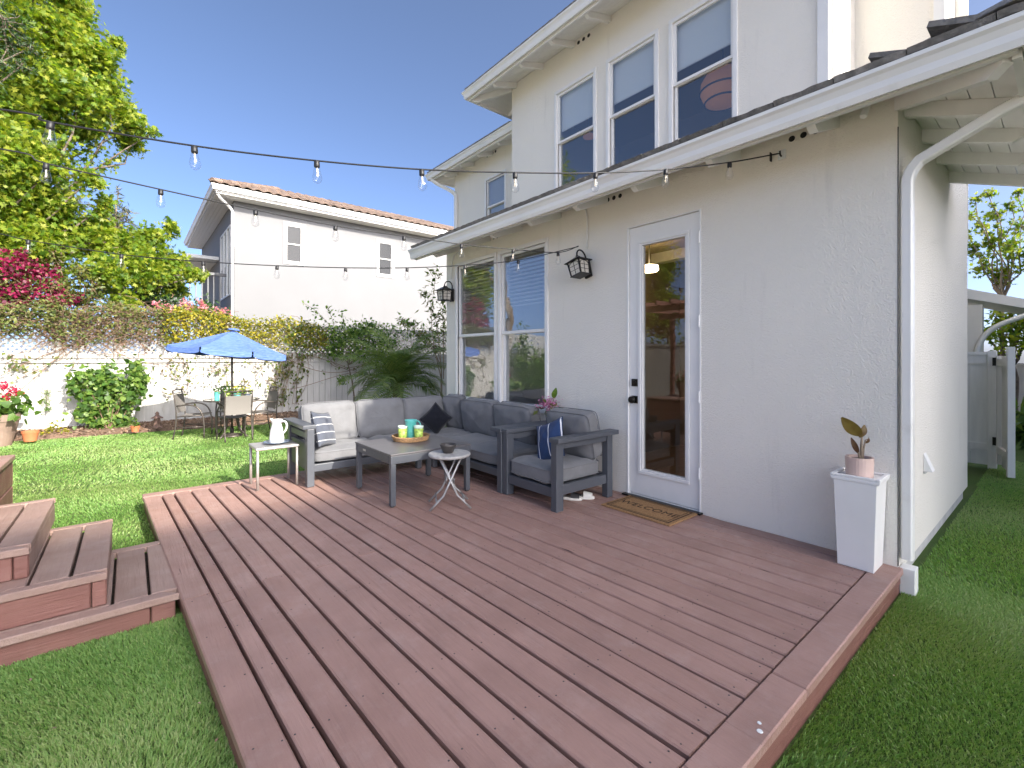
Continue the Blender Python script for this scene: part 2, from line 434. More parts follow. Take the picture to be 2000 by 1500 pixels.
def struct(o, label=None):
    o['kind'] = 'structure'
    if label: o['label'] = label
    return o
def wbuild(mb, name, mat, parent, **kw):     # world-coordinate part of a wthing, origin at its own centre
    v = np.array(mb.v); c = (v.min(0) + v.max(0)) / 2
    return mb.build(name, mat, parent, loc=tuple(float(x) for x in c), **kw)
def copy_tree(o, parent=None):
    c = o.copy(); COL.objects.link(c); c.parent = parent
    WL[c.name] = WL.get(o.name, Vector())
    for ch in list(o.children): copy_tree(ch, c)
    return c

# ---- leaf clouds (numpy)
LEAF = {
    'star': (np.array([(0, -.1, 0), (.16, .12, .03), (.52, .02, -.06), (.27, .32, .03), (.42, .72, -.05), (.13, .55, .04), (0, 1.05, -.06), (-.13, .55, .04), (-.42, .72, -.05), (-.27, .32, .03), (-.52, .02, -.06), (-.16, .12, .03), (0, .3, .05)]),
             np.array([(12, i, (i + 1) % 12) for i in range(12)])),
    'oval': (np.array([(0, 0, 0), (.26, .45, .07), (0, 1, -.05), (-.26, .45, .07), (0, .5, 0)]), np.array([(0, 1, 4), (1, 2, 4), (2, 3, 4), (3, 0, 4)])),
    'heart': (np.array([(0, 0, 0), (.34, -.06, .05), (.46, .35, .08), (0, 1, -.08), (-.46, .35, .08), (-.34, -.06, .05), (0, .4, 0)]), np.array([(6, i, (i + 1) % 6) for i in range(6)])),
    'lance': (np.array([(0, 0, 0), (.10, .4, .03), (0, 1, -.08), (-.10, .4, .03)]), np.array([(0, 1, 2), (0, 2, 3)])),
    'chip': (np.array([(-.2, -.5, 0), (.2, -.5, .05), (.2, .5, 0), (-.2, .5, .06)]), np.array([(0, 1, 2), (0, 2, 3)])),
    'petal': (np.array([(0, 0, 0), (.4, .4, .1), (0, .9, 0), (-.4, .4, .1)]), np.array([(0, 1, 2), (0, 2, 3)])),
    'blade': (np.array([(-.5, 0, 0), (.5, 0, 0), (0, 0, 1)]), np.array([(0, 1, 2)])),
}
def cloud_mesh(name, mat, P, size, shape, nb=(0, 0, .4), spread=1.0, droop=0.0, rnd=None):
    P = np.asarray(P, float); n = len(P)
    bv, bt = LEAF[shape]
    nor = rng.normal(size=(n, 3)) * spread + np.array(nb); nor /= np.linalg.norm(nor, axis=1)[:, None] + 1e-9
    t = rng.normal(size=(n, 3)); t[:, 2] -= droop
    t -= nor * (t * nor).sum(1)[:, None]; t /= np.linalg.norm(t, axis=1)[:, None] + 1e-9
    s = np.cross(t, nor)
    sz = (size * rng.uniform(0.65, 1.3, n)) if np.isscalar(size) else np.asarray(size)
    V = P[:, None, :] + sz[:, None, None] * (bv[None, :, 0:1] * s[:, None, :] + bv[None, :, 1:2] * t[:, None, :] + bv[None, :, 2:3] * nor[:, None, :])
    T = bt[None] + (np.arange(n) * len(bv))[:, None, None]
    return raw_mesh(name, mat, V.reshape(-1, 3), T.reshape(-1, 3), np.repeat(rng.random(n) if rnd is None else rnd, len(bv)))
def raw_mesh(name, mat, V, T, rnd=None):
    me = bpy.data.meshes.new(name)
    me.vertices.add(len(V)); me.vertices.foreach_set('co', np.ascontiguousarray(V, dtype=np.float32).ravel())
    me.loops.add(len(T) * 3); me.loops.foreach_set('vertex_index', np.ascontiguousarray(T, dtype=np.int32).ravel())
    me.polygons.add(len(T)); me.polygons.foreach_set('loop_start', np.arange(0, len(T) * 3, 3, dtype=np.int32))
    me.update(calc_edges=True)
    if rnd is not None:
        a = me.attributes.new('rnd', 'FLOAT', 'POINT'); a.data.foreach_set('value', np.ascontiguousarray(rnd, dtype=np.float32))
    me.materials.append(MATS[mat]); return me
def blob_points(blobs, dens, nclump=9, sig=0.28, shell=0.5):
    """blobs: (centre, (rx, ry, rz)); dens: leaves per blob, scaled by its size"""
    out = []; cl = []
    for c, r in blobs:
        c = np.array(c, float); r = np.array(r, float)
        k = max(3, int(nclump)); d = rng.normal(size=(k, 3)); d /= np.linalg.norm(d, axis=1)[:, None]
        cc = c + d * r * (rng.random((k, 1)) ** shell) * 0.85
        cl.append(cc)
        n = int(dens * r.max() * r[2])
        idx = rng.integers(0, k, n)
        out.append(cc[idx] + rng.normal(size=(n, 3)) * r * sig)
    return np.concatenate(out), cl
def wander(a, b, n, amp, sag=0.0):
    a = np.array(a, float); b = np.array(b, float); t = np.linspace(0, 1, n)[:, None]
    p = a + (b - a) * t
    w = np.cumsum(rng.normal(size=(n, 3)), 0); w -= w[0] + (w[-1] - w[0]) * t
    p = p + w * amp / math.sqrt(n); p[:, 2] -= (4 * t[:, 0] * (1 - t[:, 0])) * sag
    return [tuple(x) for x in p]
def bezier(p, n=12):
    p = [Vector(q) for q in p]; out = []
    for i in range(n + 1):
        t = i / n; q = list(p)
        while len(q) > 1: q = [q[k].lerp(q[k + 1], t) for k in range(len(q) - 1)]
        out.append(q[0])
    return out

# ================================================================ GROUND
DZ = 0.15                         # deck level above the lawn
g = MB().add([(-150, -150, -0.03), (150, -150, -0.03), (150, 150, -0.03), (-150, 150, -0.03)], [(0, 1, 2, 3)]).build('ground', 'earth')
struct(g, 'dry earth beyond the garden')
lawn = MB().add([(-9, -7.5, 0), (14, -7.5, 0), (14, 11.95, 0), (-9, 11.95, 0)], [(0, 1, 2, 3)]).build('lawn', 'turf')
struct(lawn, 'green artificial turf lawn around the deck')

bounce_patio = MB().add([(-6.1, -7.4, .004), (-2.0, -7.4, .004), (-2.0, 10.3, .004), (-6.1, 10.3, .004)], [(0, 1, 2, 3)]).build('patio', 'concrete')  # pale sheet added out of view to bounce sunlight onto the front wall
struct(bounce_patio, 'unseen pale patio added to bounce light onto the house wall')
def shear(x0, y): return x0 - 0.05 * (y - 0.74)

# turf blades, thinning out with distance
def in_lawn(x, y):
    ok = np.ones(len(x), bool)
    xl = 0.311 - 0.05 * (y - 0.74)
    ok &= ~((x > xl + 0.02) & (x < 7) & (y > 0.625) & (y < 5.33))           # deck / house
    ok &= ~((x < 0.22) & (x > -4) & (y > 3.02) & (y < 3.90))                    # steps
    ok &= ~((x < -0.09) & (y > 3.02) & (y < 4.05)); ok &= ~((x < -0.38) & (y > 3.02) & (y < 5.2))
    ok &= ~((x > 3.3) & (y > 0.642)); ok &= y < 11.0 - 0.12 * (x + 1)
    return ok
def blades(x0, x1, y0, y1, n, h, w):
    x = rng.uniform(x0, x1, n); y = rng.uniform(y0, y1, n)
    k = in_lawn(x, y); x = x[k]; y = y[k]; n = len(x)
    hh = h * rng.uniform(0.55, 1.25, n); ww = w * rng.uniform(0.7, 1.3, n)
    an = rng.uniform(0, 2 * math.pi, n)
    # the pile leans in drifts
    la = 2.0 * np.sin(1.7 * x + 0.9 * y) + 1.4 * np.sin(2.9 * y - 1.1 * x) + rng.normal(size=n) * 0.8
    ln = hh * rng.uniform(0.25, 1.05, n)
    dx = np.cos(an) * ww / 2; dy = np.sin(an) * ww / 2
    b = np.stack([x, y, np.full(n, 0.0)], 1)
    e = np.stack([dx, dy, np.zeros(n)], 1)
    tip = b + np.stack([np.cos(la) * ln, np.sin(la) * ln, hh], 1)
    mid = b + np.stack([np.cos(la) * ln * .3, np.sin(la) * ln * .3, hh * .62], 1)
    V = np.stack([b - e, b + e, mid - e * .8, mid + e * .8, tip], 1).reshape(-1, 3)
    T = np.array([(0, 1, 3), (0, 3, 2), (2, 3, 4)])[None] + (np.arange(n) * 5)[:, None, None]
    patch = 0.5 + 0.22 * np.sin(2.3 * x + 1.3 * np.sin(1.9 * y)) * np.sin(2.7 * y + 1.1 * np.sin(2.2 * x))
    return V, T.reshape(-1, 3), np.repeat(np.clip(patch + rng.normal(size=n) * 0.22, 0, 1), 5)
parts = [blades(-0.9, 0.35, 0.9, 3.1, 105000, 0.019, 0.0042),
         blades(1.2, 3.9, -0.7, 0.64, 125000, 0.018, 0.0040),
         blades(3.4, 9.0, -1.0, 0.66, 90000, 0.018, 0.0060),
         blades(-1.2, 2.6, 3.9, 6.6, 70000, 0.020, 0.0065),
         blades(-2.2, 4.2, 6.6, 11.0, 70000, 0.020, 0.0100)]
off = 0; VV = []; TT = []; RR = []
for V, T, r_ in parts:
    VV.append(V); TT.append(T + off); RR.append(r_); off += len(V)
gr = link('grass', raw_mesh('grass', 'grass_blade', np.concatenate(VV), np.concatenate(TT), np.concatenate(RR)))
tag(gr, 'short green turf blades covering the lawn', 'grass', kind='stuff')

lit = []
for (a, c) in ((386, 1372), (250, 1072), (188, 1236), (112, 1420), (1830, 1085), (1870, 1033), (1905, 1105), (1850, 1120), (1940, 1096), (300, 975), (145, 975), (225, 900), (1745, 1320), (1800, 1240), (60, 1330), (420, 1450), (330, 1290)): lit.append(tuple(onZ(a, c, .028)))
for (a, c) in ((1676, 1178), (1230, 1283), (980, 1330), (840, 1180), (1410, 1240), (700, 1060), (1560, 1150), (560, 1260), (1130, 1090), (1330, 1140)): lit.append(tuple(onZ(a, c, DZ + .006)))
tag(link('leaf_litter', cloud_mesh('leaf_litter', 'chip', np.array(lit), .017, 'oval', (0, 0, 2.0), .4, rnd=rng.uniform(.5, 1, len(lit)))), 'tiny pale dry leaf bits scattered over deck and lawn', 'litter', kind='stuff')
# planting bed along the fence
FY = 11.9
bed = MB()
nx, ny = 60, 8
def bedp(u, v):
    x = -5 + 10.5 * u; y0 = 11.02 - 0.12 * (x + 1) + 0.06 * math.sin(3 * x); y = y0 + (FY + 0.3 - y0) * v
    return (x, y, -0.005 + 0.09 * min(1, v * 4) + 0.02 * math.sin(5 * x) * math.sin(9 * v) * min(1, v * 4))
bed.grid(bedp, nx, ny)
struct(bed.build('planting_bed', 'mulch', smooth=True), 'narrow mulched planting bed along the white fence')
u = rng.random(5200); v = rng.random(5200)
pp = np.array([bedp(a, 0.04 + 0.9 * b) for a, b in zip(u, v)]); pp[:, 2] += 0.012
tag(link('wood_chips', cloud_mesh('wood_chips', 'chip', pp, 0.05, 'chip', (0, 0, 1.3), 0.5)), 'brown bark chips strewn over the planting bed', 'mulch', kind='stuff')

# ================================================================ HOUSE
W = 3.45            # lower front wall
YR = 0.64           # right end wall
YL = 5.62           # left end of the lower front
U = 5.20            # upper front wall
YU, YU0 = 6.29, 1.506   # its left and right corners
house = wthing('house', 'white stucco two storey house with open eaves beside the deck', 'house', (W, YR, 0))
MX = lambda X0: (lambda u, v, w: (X0 - w, u, v))       # wall facing -X: u along Y, w outward
MY = lambda Y0: (lambda u, v, w: (u, Y0 - w, v))       # wall facing -Y: u along X
def wall_mesh(M, u0, u1, v0, v1, holes, th):
    us = sorted({u0, u1, *[h[0] for h in holes], *[h[1] for h in holes]}); vs_ = sorted({v0, v1, *[h[2] for h in holes], *[h[3] for h in holes]})
    mb = MB(); q = lambda P: mb.add(P, [(0, 1, 2, 3)])
    ish = lambda a, b: any(h[0] < a < h[1] and h[2] < b < h[3] for h in holes)
    for i in range(len(us) - 1):
        for j in range(len(vs_) - 1):
            a, b, c, d = us[i], us[i + 1], vs_[j], vs_[j + 1]
            if ish((a + b) / 2, (c + d) / 2): continue
            q([M(a, c, 0), M(b, c, 0), M(b, d, 0), M(a, d, 0)]); q([M(a, c, -th), M(a, d, -th), M(b, d, -th), M(b, c, -th)])
    for a, b, c, d in list(holes) + [(u0, u1, v0, v1)]:
        q([M(a, c, 0), M(a, c, -th), M(b, c, -th), M(b, c, 0)]); q([M(a, d, 0), M(b, d, 0), M(b, d, -th), M(a, d, -th)])
        q([M(a, c, 0), M(a, d, 0), M(a, d, -th), M(a, c, -th)]); q([M(b, c, 0), M(b, c, -th), M(b, d, -th), M(b, d, 0)])
    return mb
DR = (1.845, 2.545, 0.10, 2.545)             # door opening
LW = [(4.500, 5.330, 0.82, 2.62), (3.600, 4.380, 0.82, 2.62)]
wbuild(wall_mesh(MX(W), YR, YL, -0.05, 3.02, [DR] + LW, 0.14), 'wall', 'stucco', house, merge=True)
b = MB().box(W + 0.001, YR, 0.12, 6.30, YR + 0.14, 3.05); wbuild(b, 'wall', 'stucco', house)
b = MB().box(W + 0.02, YR + 0.03, -0.05, 6.28, YR + 0.13, 0.119); wbuild(b, 'foundation', 'foundation', house)
b = MB().box(W + 0.141, YL - 0.14, -0.05, 5.45, YL, 3.0); wbuild(b, 'wall', 'stucco', house)
b = MB().box(6.16, YR + 0.141, -0.05, 6.30, 9.0, 3.0); wbuild(b, 'wall', 'stucco', house)
# rear two-storey wing
U2, YB = 5.81, 9.11
RW = (U2, 6.35, 7.05)
hw = [(onX(986, 380, U2).y, onX(950, 380, U2).y, 3.85, onX(968, 345, U2).z)]
wbuild(wall_mesh(MX(U2), 5.75, YB, -0.05, 5.80, hw, 0.14), 'wall', 'stucco', house, merge=True)
b = MB().box(U2 + 0.141, YB - 0.14, -0.05, 11, YB, 5.8); wbuild(b, 'wall', 'stucco', house)
# upper front volume
UWIN = []
for x0, x1 in ((1088, 1160), (1190, 1280), (1314, 1432)):
    ya = onX(x1, 100, U).y; yb = onX(x0, 100, U).y; UWIN.append((ya, yb))
uw_top, uw_bot, uw_rail = onX(1280, 67, U).z, 3.62, onX(1160, 246, U).z
wbuild(wall_mesh(MX(U), YU0, YU, 2.6, 6.25, [(a - .02, b_ + .02, uw_bot, uw_top) for a, b_ in UWIN], 0.14), 'wall', 'stucco', house, merge=True)
b = MB().box(U + 0.141, YU - .14, 2.6, 10, YU, 6.25); wbuild(b, 'wall', 'stucco', house)
b = MB().box(U + 0.141, YU0, 2.6, 6.13, YU0 + .14, 6.25); wbuild(b, 'wall', 'stucco', house)
b = MB().box(6.13, 0.80, 2.6, 6.27, YU0 + .14, 6.25); wbuild(b, 'wall', 'stucco', house)
b = MB().box(6.271, 0.80, 2.6, 6.92, 0.94, 6.25); wbuild(b, 'wall', 'stucco', house)
b = MB().box(6.92, 0.70, 2.6, 6.96, 1.34, 6.25); wbuild(b, 'wall', 'stucco', house)
b = MB().box(6.961, 1.2, 2.6, 10.0, 1.34, 6.25); wbuild(b, 'wall', 'stucco', house)
b = MB().box(9.86, 1.341, 2.6, 10.0, 8.6, 6.25); wbuild(b, 'wall', 'stucco', house)
for (x, y, sx, sy) in ((U, YU0, .065, .07), (6.13, .80, .07, .06)):      # corner boards
    b = MB().box(x - .022, y - .022, 2.9, x - .0015, y + sy, 6.2); b.box(x - .0015, y - .022, 2.9, x + sx, y - .0015, 6.2)
    wbuild(b, 'corner_board', 'white_trim', house)
b = MB().box(5.34, YU0 - .08, 2.95, 5.42, YU0 - .003, 6.2); wbuild(b, 'downspout', 'white_gutter', house, bevel=.008)

# ---- windows: 'window' is the outer frame, with sash, panes and blinds as its pieces
def window(parent, M, u0, u1, v0, v1, rail, trim=0.05, glass='window_glass', blind=None, proud=0.018, sash=0.035, wallmat='white_trim', mat_blind='blind_white'):
    f = MB()
    f.boxm(M, u0 - trim, v1, -.02, u1 + trim, v1 + trim, proud); f.boxm(M, u0 - trim, v0 - trim, -.02, u1 + trim, v0, proud)
    f.boxm(M, u0 - trim, v0, -.02, u0, v1, proud); f.boxm(M, u1, v0, -.02, u1 + trim, v1, proud)
    o = wbuild(f, 'window', wallmat, parent, bevel=.004)
    for k, (a, c, w0) in enumerate(((rail, v1, -.030), (v0, rail + .03, -.055))):
        s = MB(); h = .018
        s.boxm(M, u0, c - sash, w0 - h, u1, c, w0 + h); s.boxm(M, u0, a, w0 - h, u1, a + sash, w0 + h)
        s.boxm(M, u0, a + sash, w0 - h, u0 + sash, c - sash, w0 + h); s.boxm(M, u1 - sash, a + sash, w0 - h, u1, c - sash, w0 + h)
        so = wbuild(s, 'sash', wallmat, o, bevel=.003)
        p = MB().add([M(u0 + sash, a + sash, w0), M(u1 - sash, a + sash, w0), M(u1 - sash, c - sash, w0), M(u0 + sash, c - sash, w0)], [(0, 1, 2, 3)])
        wbuild(p, 'pane', glass, o)
    if blind and blind[0] == 'shade':
        p = MB().boxm(M, u0 + .01, v1 - blind[1], -.095, u1 - .01, v1, -.09); wbuild(p, 'roller_shade', 'shade_cloth', o)
        p = MB().boxm(M, u0 + .01, v1 - blind[1] - .02, -.10, u1 - .01, v1 - blind[1], -.085); wbuild(p, 'shade_bar', 'blind_white', o)
    if blind and blind[0] == 'slats':
        z = v1 - .03
        while z > v1 - blind[1]:
            p = MB(); zz = z; t = blind[2] if len(blind) > 2 else .012
            p.add([M(u0 + .02, zz, -.085), M(u1 - .02, zz, -.085), M(u1 - .02, zz - t, -.125), M(u0 + .02, zz - t, -.125)], [(0, 1, 2, 3)])
            wbuild(p, 'blind_slat', mat_blind, o); z -= .045
    return o
for (a, b_), s in zip(UWIN, (0.55, 0.55, 0.55)):
    window(house, MX(U), a, b_, uw_bot, uw_top, uw_rail, .05, 'window_glass', ('shade', s))
for h in LW: window(house, MX(W), *h, 1.66, .045, 'window_glass', ('slats', .62))
window(house, MX(U2), *hw[0], onX(968, 400, U2).z, .05, 'window_glass', ('slats', .98, .022))
# ---- door
dy0, dy1, dz0, dz1 = 1.862, 2.528, 0.175, 2.53
M = MX(W)
f = MB()
for (a, c, b1, d) in ((DR[0], DR[2], dy0, DR[3]), (dy1, DR[2], DR[1], DR[3]), (dy0, dz1 + .004, dy1, DR[3])):
    f.boxm(M, a, c, -.11, b1, d, .004)
f.boxm(M, dy0, DR[2], -.11, dy1, dz0 - .008, -.004)
fr = wbuild(f, 'door_frame', 'white_trim', house, bevel=.003)
dr = MB(); w0, w1 = -.060, -.014
gy0, gy1, gz0, gz1 = 1.975, 2.405, 0.385, 2.375
dr.boxm(M, dy0 + .004, dz0, w0, dy1 - .004, gz0 - .0, w1); dr.boxm(M, dy0 + .004, gz1, w0, dy1 - .004, dz1, w1)
dr.boxm(M, dy0 + .004, gz0, w0, gy0, gz1, w1); dr.boxm(M, gy1, gz0, w0, dy1 - .004, gz1, w1)
door = wbuild(dr, 'door', 'white_trim', house)
t = MB(); e = .028
for (a, c, b1, d) in ((gy0 - e, gz1, gy1 + e, gz1 + e), (gy0 - e, gz0 - e, gy1 + e, gz0), (gy0 - e, gz0, gy0, gz1), (gy1, gz0, gy1 + e, gz1)):
    t.boxm(M, a, c, w1 + .0006, b1, d, w1 + .012)
for (a, c, b1, d) in ((gy0, gz1 - .014, gy1, gz1), (gy0, gz0, gy1, gz0 + .014), (gy0, gz0 + .014, gy0 + .014, gz1 - .014), (gy1 - .014, gz0 + .014, gy1, gz1 - .014)):
    t.boxm(M, a, c, w0 + .004, b1, d, w1 + .004)
wbuild(t, 'glazing_bead', 'white_trim', door, bevel=.004)
p = MB().add([M(gy0, gz0, -.037), M(gy1, gz0, -.037), M(gy1, gz1, -.037), M(gy0, gz1, -.037)], [(0, 1, 2, 3)]); wbuild(p, 'glass', 'door_glass', door)
for z, kind in ((1.155, 'deadbolt'), (1.005, 'door_knob')):
    k = MB(); yk = 2.47
    k.boxm(M, yk - .030, z - .033, w1 + .0006, yk + .030, z + .033, w1 + .012)
    Mk = Matrix.Translation((W - w1 - .012, yk, z)) @ Matrix.Rotation(R(-90), 4, 'Y')
    if kind == 'door_knob': k.lathe([(.014, 0), (.013, .02), (.03, .026), (.033, .040), (.026, .055), (0, .058)], n=16, M=Mk)
    else: k.lathe([(.022, 0), (.02, .012), (0, .013)], n=16, M=Mk)
    wbuild(k, kind, 'bronze_hw', door, bevel=.003)
for z in (.42, 1.02, 1.62, 2.28):
    h = MB(); h.tube([(W - .004, dy0 - .002, z), (W - .004, dy0 - .002, z + .09)], .007, 8); wbuild(h, 'hinge', 'white_trim', door)
b = MB().boxm(M, DR[0] - .02, .152, .004, DR[1] + .02, .166, .055); wbuild(b, 'door_sill', 'bronze_hw', house, bevel=.004)

# ---- rooms behind the glass
b = MB().box(W + .142, YR + .142, .10, 6.158, YL - .142, .17); wbuild(b, 'room_floor', 'interior_floor', house)
b = MB().box(W + .15, YR + .15, 2.72, 6.15, YL - .15, 2.76); wbuild(b, 'room_ceiling', 'interior_wall', house)
b = MB().box(5.9, YR + .16, .171, 5.96, YL - .16, 2.719); wbuild(b, 'room_wall', 'interior_wall', house)
b = MB().box(W + .16, 3.46, .171, 5.89, 3.53, 2.719); wbuild(b, 'room_wall', 'interior_wall', house)
b = MB().box(U + .15, 1.66, 3.40, 9.8, 6.14, 3.46); wbuild(b, 'upper_floor', 'interior_floor', house)
b = MB().box(U + .15, 1.66, 5.85, 9.8, 6.14, 5.89); wbuild(b, 'upper_ceiling', 'interior_wall', house)
b = MB().box(8.0, 1.67, 3.461, 8.06, 6.13, 5.849); wbuild(b, 'upper_room_wall', 'interior_wall', house)
b = MB().box(6.7, 6.3, 0, 6.8, 8.9, 5.7); wbuild(b, 'wing_room_wall', 'interior_wall', house)

# ---- lower eave: sloped boards, rafters, fascia, gutter
EX = 2.985           # fascia plane on the -X side
EY = 0.145           # fascia plane on the -Y side
SL = 0.385
def sz(x): return 2.735 + SL * (x - EX)            # underside of the roof boards, front slope
def szr(y): return 2.735 + SL * (y - EY) * ((W - EX) / (YR - EY))
XE = 5.28            # far end of the side eave
# front soffit boards (run along Y, side by side up the slope) and side soffit boards (run along X)
nb = 5
for i in range(nb):
    xa = EX + .02 + (W - EX - .02) * i / nb; xb = EX + .02 + (W - EX - .02) * (i + 1) / nb - .004
    fa = (xa - EX) / (W - EX); fb = (xb - EX) / (W - EX)
    ya = EY + (YR - EY) * fa; yb = EY + (YR - EY) * fb
    t = .018
    b = MB().hexa([(xa, ya, sz(xa)), (xb, yb, sz(xb)), (xb, YL + .02, sz(xb)), (xa, YL + .02, sz(xa)), (xa, ya, sz(xa) + t), (xb, yb, sz(xb) + t), (xb, YL + .02, sz(xb) + t), (xa, YL + .02, sz(xa) + t)])
    wbuild(b, 'soffit_board', 'soffit_paint', house)
    ya = EY + .02 + (YR - EY - .02) * i / nb; yb = EY + .02 + (YR - EY - .02) * (i + 1) / nb - .004
    xa = EX + (W - EX) * (ya - EY) / (YR - EY); xb = EX + (W - EX) * (yb - EY) / (YR - EY)
    b = MB().hexa([(xa, ya, szr(ya)), (XE, ya, szr(ya)), (XE, yb, szr(yb)), (xb, yb, szr(yb)), (xa, ya, szr(ya) + t), (XE, ya, szr(ya) + t), (XE, yb, szr(yb) + t), (xb, yb, szr(yb) + t)])
    wbuild(b, 'soffit_board', 'soffit_paint', house)
def rafter(p0, p1, wid, h, drop=.0):
    p0 = Vector(p0); p1 = Vector(p1); d = (p1 - p0); s = Vector((-d.y, d.x, 0)).normalized() * wid / 2
    dn = Vector((0, 0, -h)); tail = Vector((0, 0, -h * .45))
    lo = p0 + d * 0.12
    poly = [p0, p1, p1 + dn, lo + dn, p0 + tail]
    return MB().extrude([q - s for q in poly], s * 2)
for y in [0.95 + .61 * i for i in range(8)]:
    wbuild(rafter((EX + .025, y, sz(EX + .025) - .001), (W - .002, y, sz(W) - .001), .045, .085), 'rafter_tail', 'soffit_paint', house)
for x in (3.62, 4.13, 4.66, 5.235):
    wbuild(rafter((x, EY + .025, szr(EY + .025) - .001), (x, YR - .002, szr(YR) - .001), .045, .085), 'rafter_tail', 'soffit_paint', house)
wbuild(rafter((EX + .03, EY + .03, 2.735), (W - .004, YR - .004, sz(W) - .002), .05, .10), 'hip_rafter', 'soffit_paint', house)
# vented blocking above the wall
holes = MB()
for y in (1.06, 1.13, 1.20, 2.62, 2.69, 2.76, 4.45, 4.52):
    Mh = Matrix.Translation((W - .0015, y, 2.855)) @ Matrix.Rotation(R(-90), 4, 'Y')
    h = MB().lathe([(.020, 0), (.020, .0012), (0, .0012)], n=14, M=Mh); wbuild(h, 'vent_hole', 'dark_gap', house)
b = MB().box(EX - .012, EY, 2.704, EX + .019, YL + .05, 2.80); wbuild(b, 'fascia', 'white_trim', house)
b = MB().box(EX + .02, EY - .012, 2.69, XE + .02, EY + .019, 2.80); wbuild(b, 'fascia', 'white_trim', house)
def gutter(prof, path):      # prof: (outward offset, z); path: list of (base point, outward dir)
    mb = MB(); n = len(prof); vs_ = []
    for bp, od in path:
        for o_, z in prof: vs_.append((bp[0] + od[0] * o_, bp[1] + od[1] * o_, z))
    fs = [(i * n + k, i * n + k + 1, (i + 1) * n + k + 1, (i + 1) * n + k) for i in range(len(path) - 1) for k in range(n - 1)]
    fs += [tuple(range(n)), tuple(range((len(path) - 1) * n, len(path) * n))]
    return mb.add(vs_, fs)
gp = [(0, 2.815), (0, 2.715), (.050, 2.700), (.062, 2.730), (.066, 2.762), (.080, 2.790), (.094, 2.805), (.096, 2.824), (.090, 2.824), (.088, 2.81)]
x0g, y0g = EX - .014, EY - .014
gm = gutter(gp, [((x0g, YL + .05), (-1, 0)), ((x0g, 3.0), (-1, 0)), ((x0g, y0g), (-1, -1)), ((4.0, y0g), (0, -1)), ((XE + .02, y0g), (0, -1))])
wbuild(gm, 'gutter', 'white_gutter', house)
# lower roof deck
RT = lambda x: 2.868 + SL * (x - EX)
rb = MB(); ex0 = EX - .02; ey0 = EY - .02; xt = U + .02; yt = ey0 + (YR - EY) / (W - EX) * (xt - ex0)
rb.add([(ex0, ey0, RT(ex0)), (ex0, YL + .04, RT(ex0)), (xt, YL + .04, RT(xt)), (xt, yt, RT(xt))], [(0, 1, 2, 3)])
rb.add([(ex0, ey0, RT(ex0) - .001), (xt, yt, RT(xt) - .001), (5.30, yt, RT(xt) - .001), (5.30, ey0, RT(ex0) - .001)], [(0, 1, 2, 3)])
roof = wbuild(rb, 'roof', 'slate_tile', house)
# flat slate-grey tiles, course by course
def tile_mesh(w, l, t, nm):
    mb = MB(); n = 6; rr = random.Random(nm)
    top = []; bot = []
    for i in range(n + 1):
        u = -w / 2 + w * i / n; j = rr.uniform(-.004, .004); k = rr.uniform(-.006, .006)
        top.append(((k, u, t + j), (l, u, t * .9))); bot.append(((k + .004, u, j * .5), (l, u, 0)))
    for i in range(n):
        mb.hexa([bot[i][0], bot[i][1], bot[i + 1][1], bot[i + 1][0], top[i][0], top[i][1], top[i + 1][1], top[i + 1][0]])
    me = mb.mesh('roof_tile', merge=True); me.materials.append(MATS['slate_tile']); return me
TM = [tile_mesh(.298, .40, .030, k) for k in range(4)]
pitch = math.atan(SL)
for row in range(8):
    x = EX - .075 + row * .30; z = RT(x) + .006 + row * .002
    y = YL + .02 - (.15 if row % 2 else 0)
    hipy = ey0 + (YR - EY) / (W - EX) * (x - ex0)
    while y - .15 > hipy - .02:
        link('roof_tile', random.choice(TM), roof, (x, y - .15, z), rot=(random.uniform(-.01, .01), -pitch, random.uniform(-.012, .012))); y -= .302
for row in range(2):           # courses on the right-hand hip, ending in ridge tiles
    yy = EY - .07 + row * .3; x = 3.15 + row * .3
    while x < 5.2:
        link('roof_tile', random.choice(TM), roof, (x, yy, RT(EX - .06) + row * .125), rot=(math.atan(SL), 0, 0) if False else (0, -pitch, R(90))); x += .302
hipm = MB()
for i in range(8):
    d = Vector((1, (YR - EY) / (W - EX), SL)); p = Vector((EX - .06, EY - .06, RT(EX) + .01)) + d * (.27 * i)
    q = p + d * .31; s = Vector((-.75, .72, 0)) * .085
    rt = MB().hexa([p - s, p + s, q + s * .9, q - s * .9, p + Vector((0, 0, .055)) - s * .35, p + Vector((0, 0, .055)) + s * .35, q + Vector((0, 0, .045)) + s * .35, q + Vector((0, 0, .045)) - s * .35])
    wbuild(rt, 'ridge_tile', 'slate_tile', roof, bevel=.012)
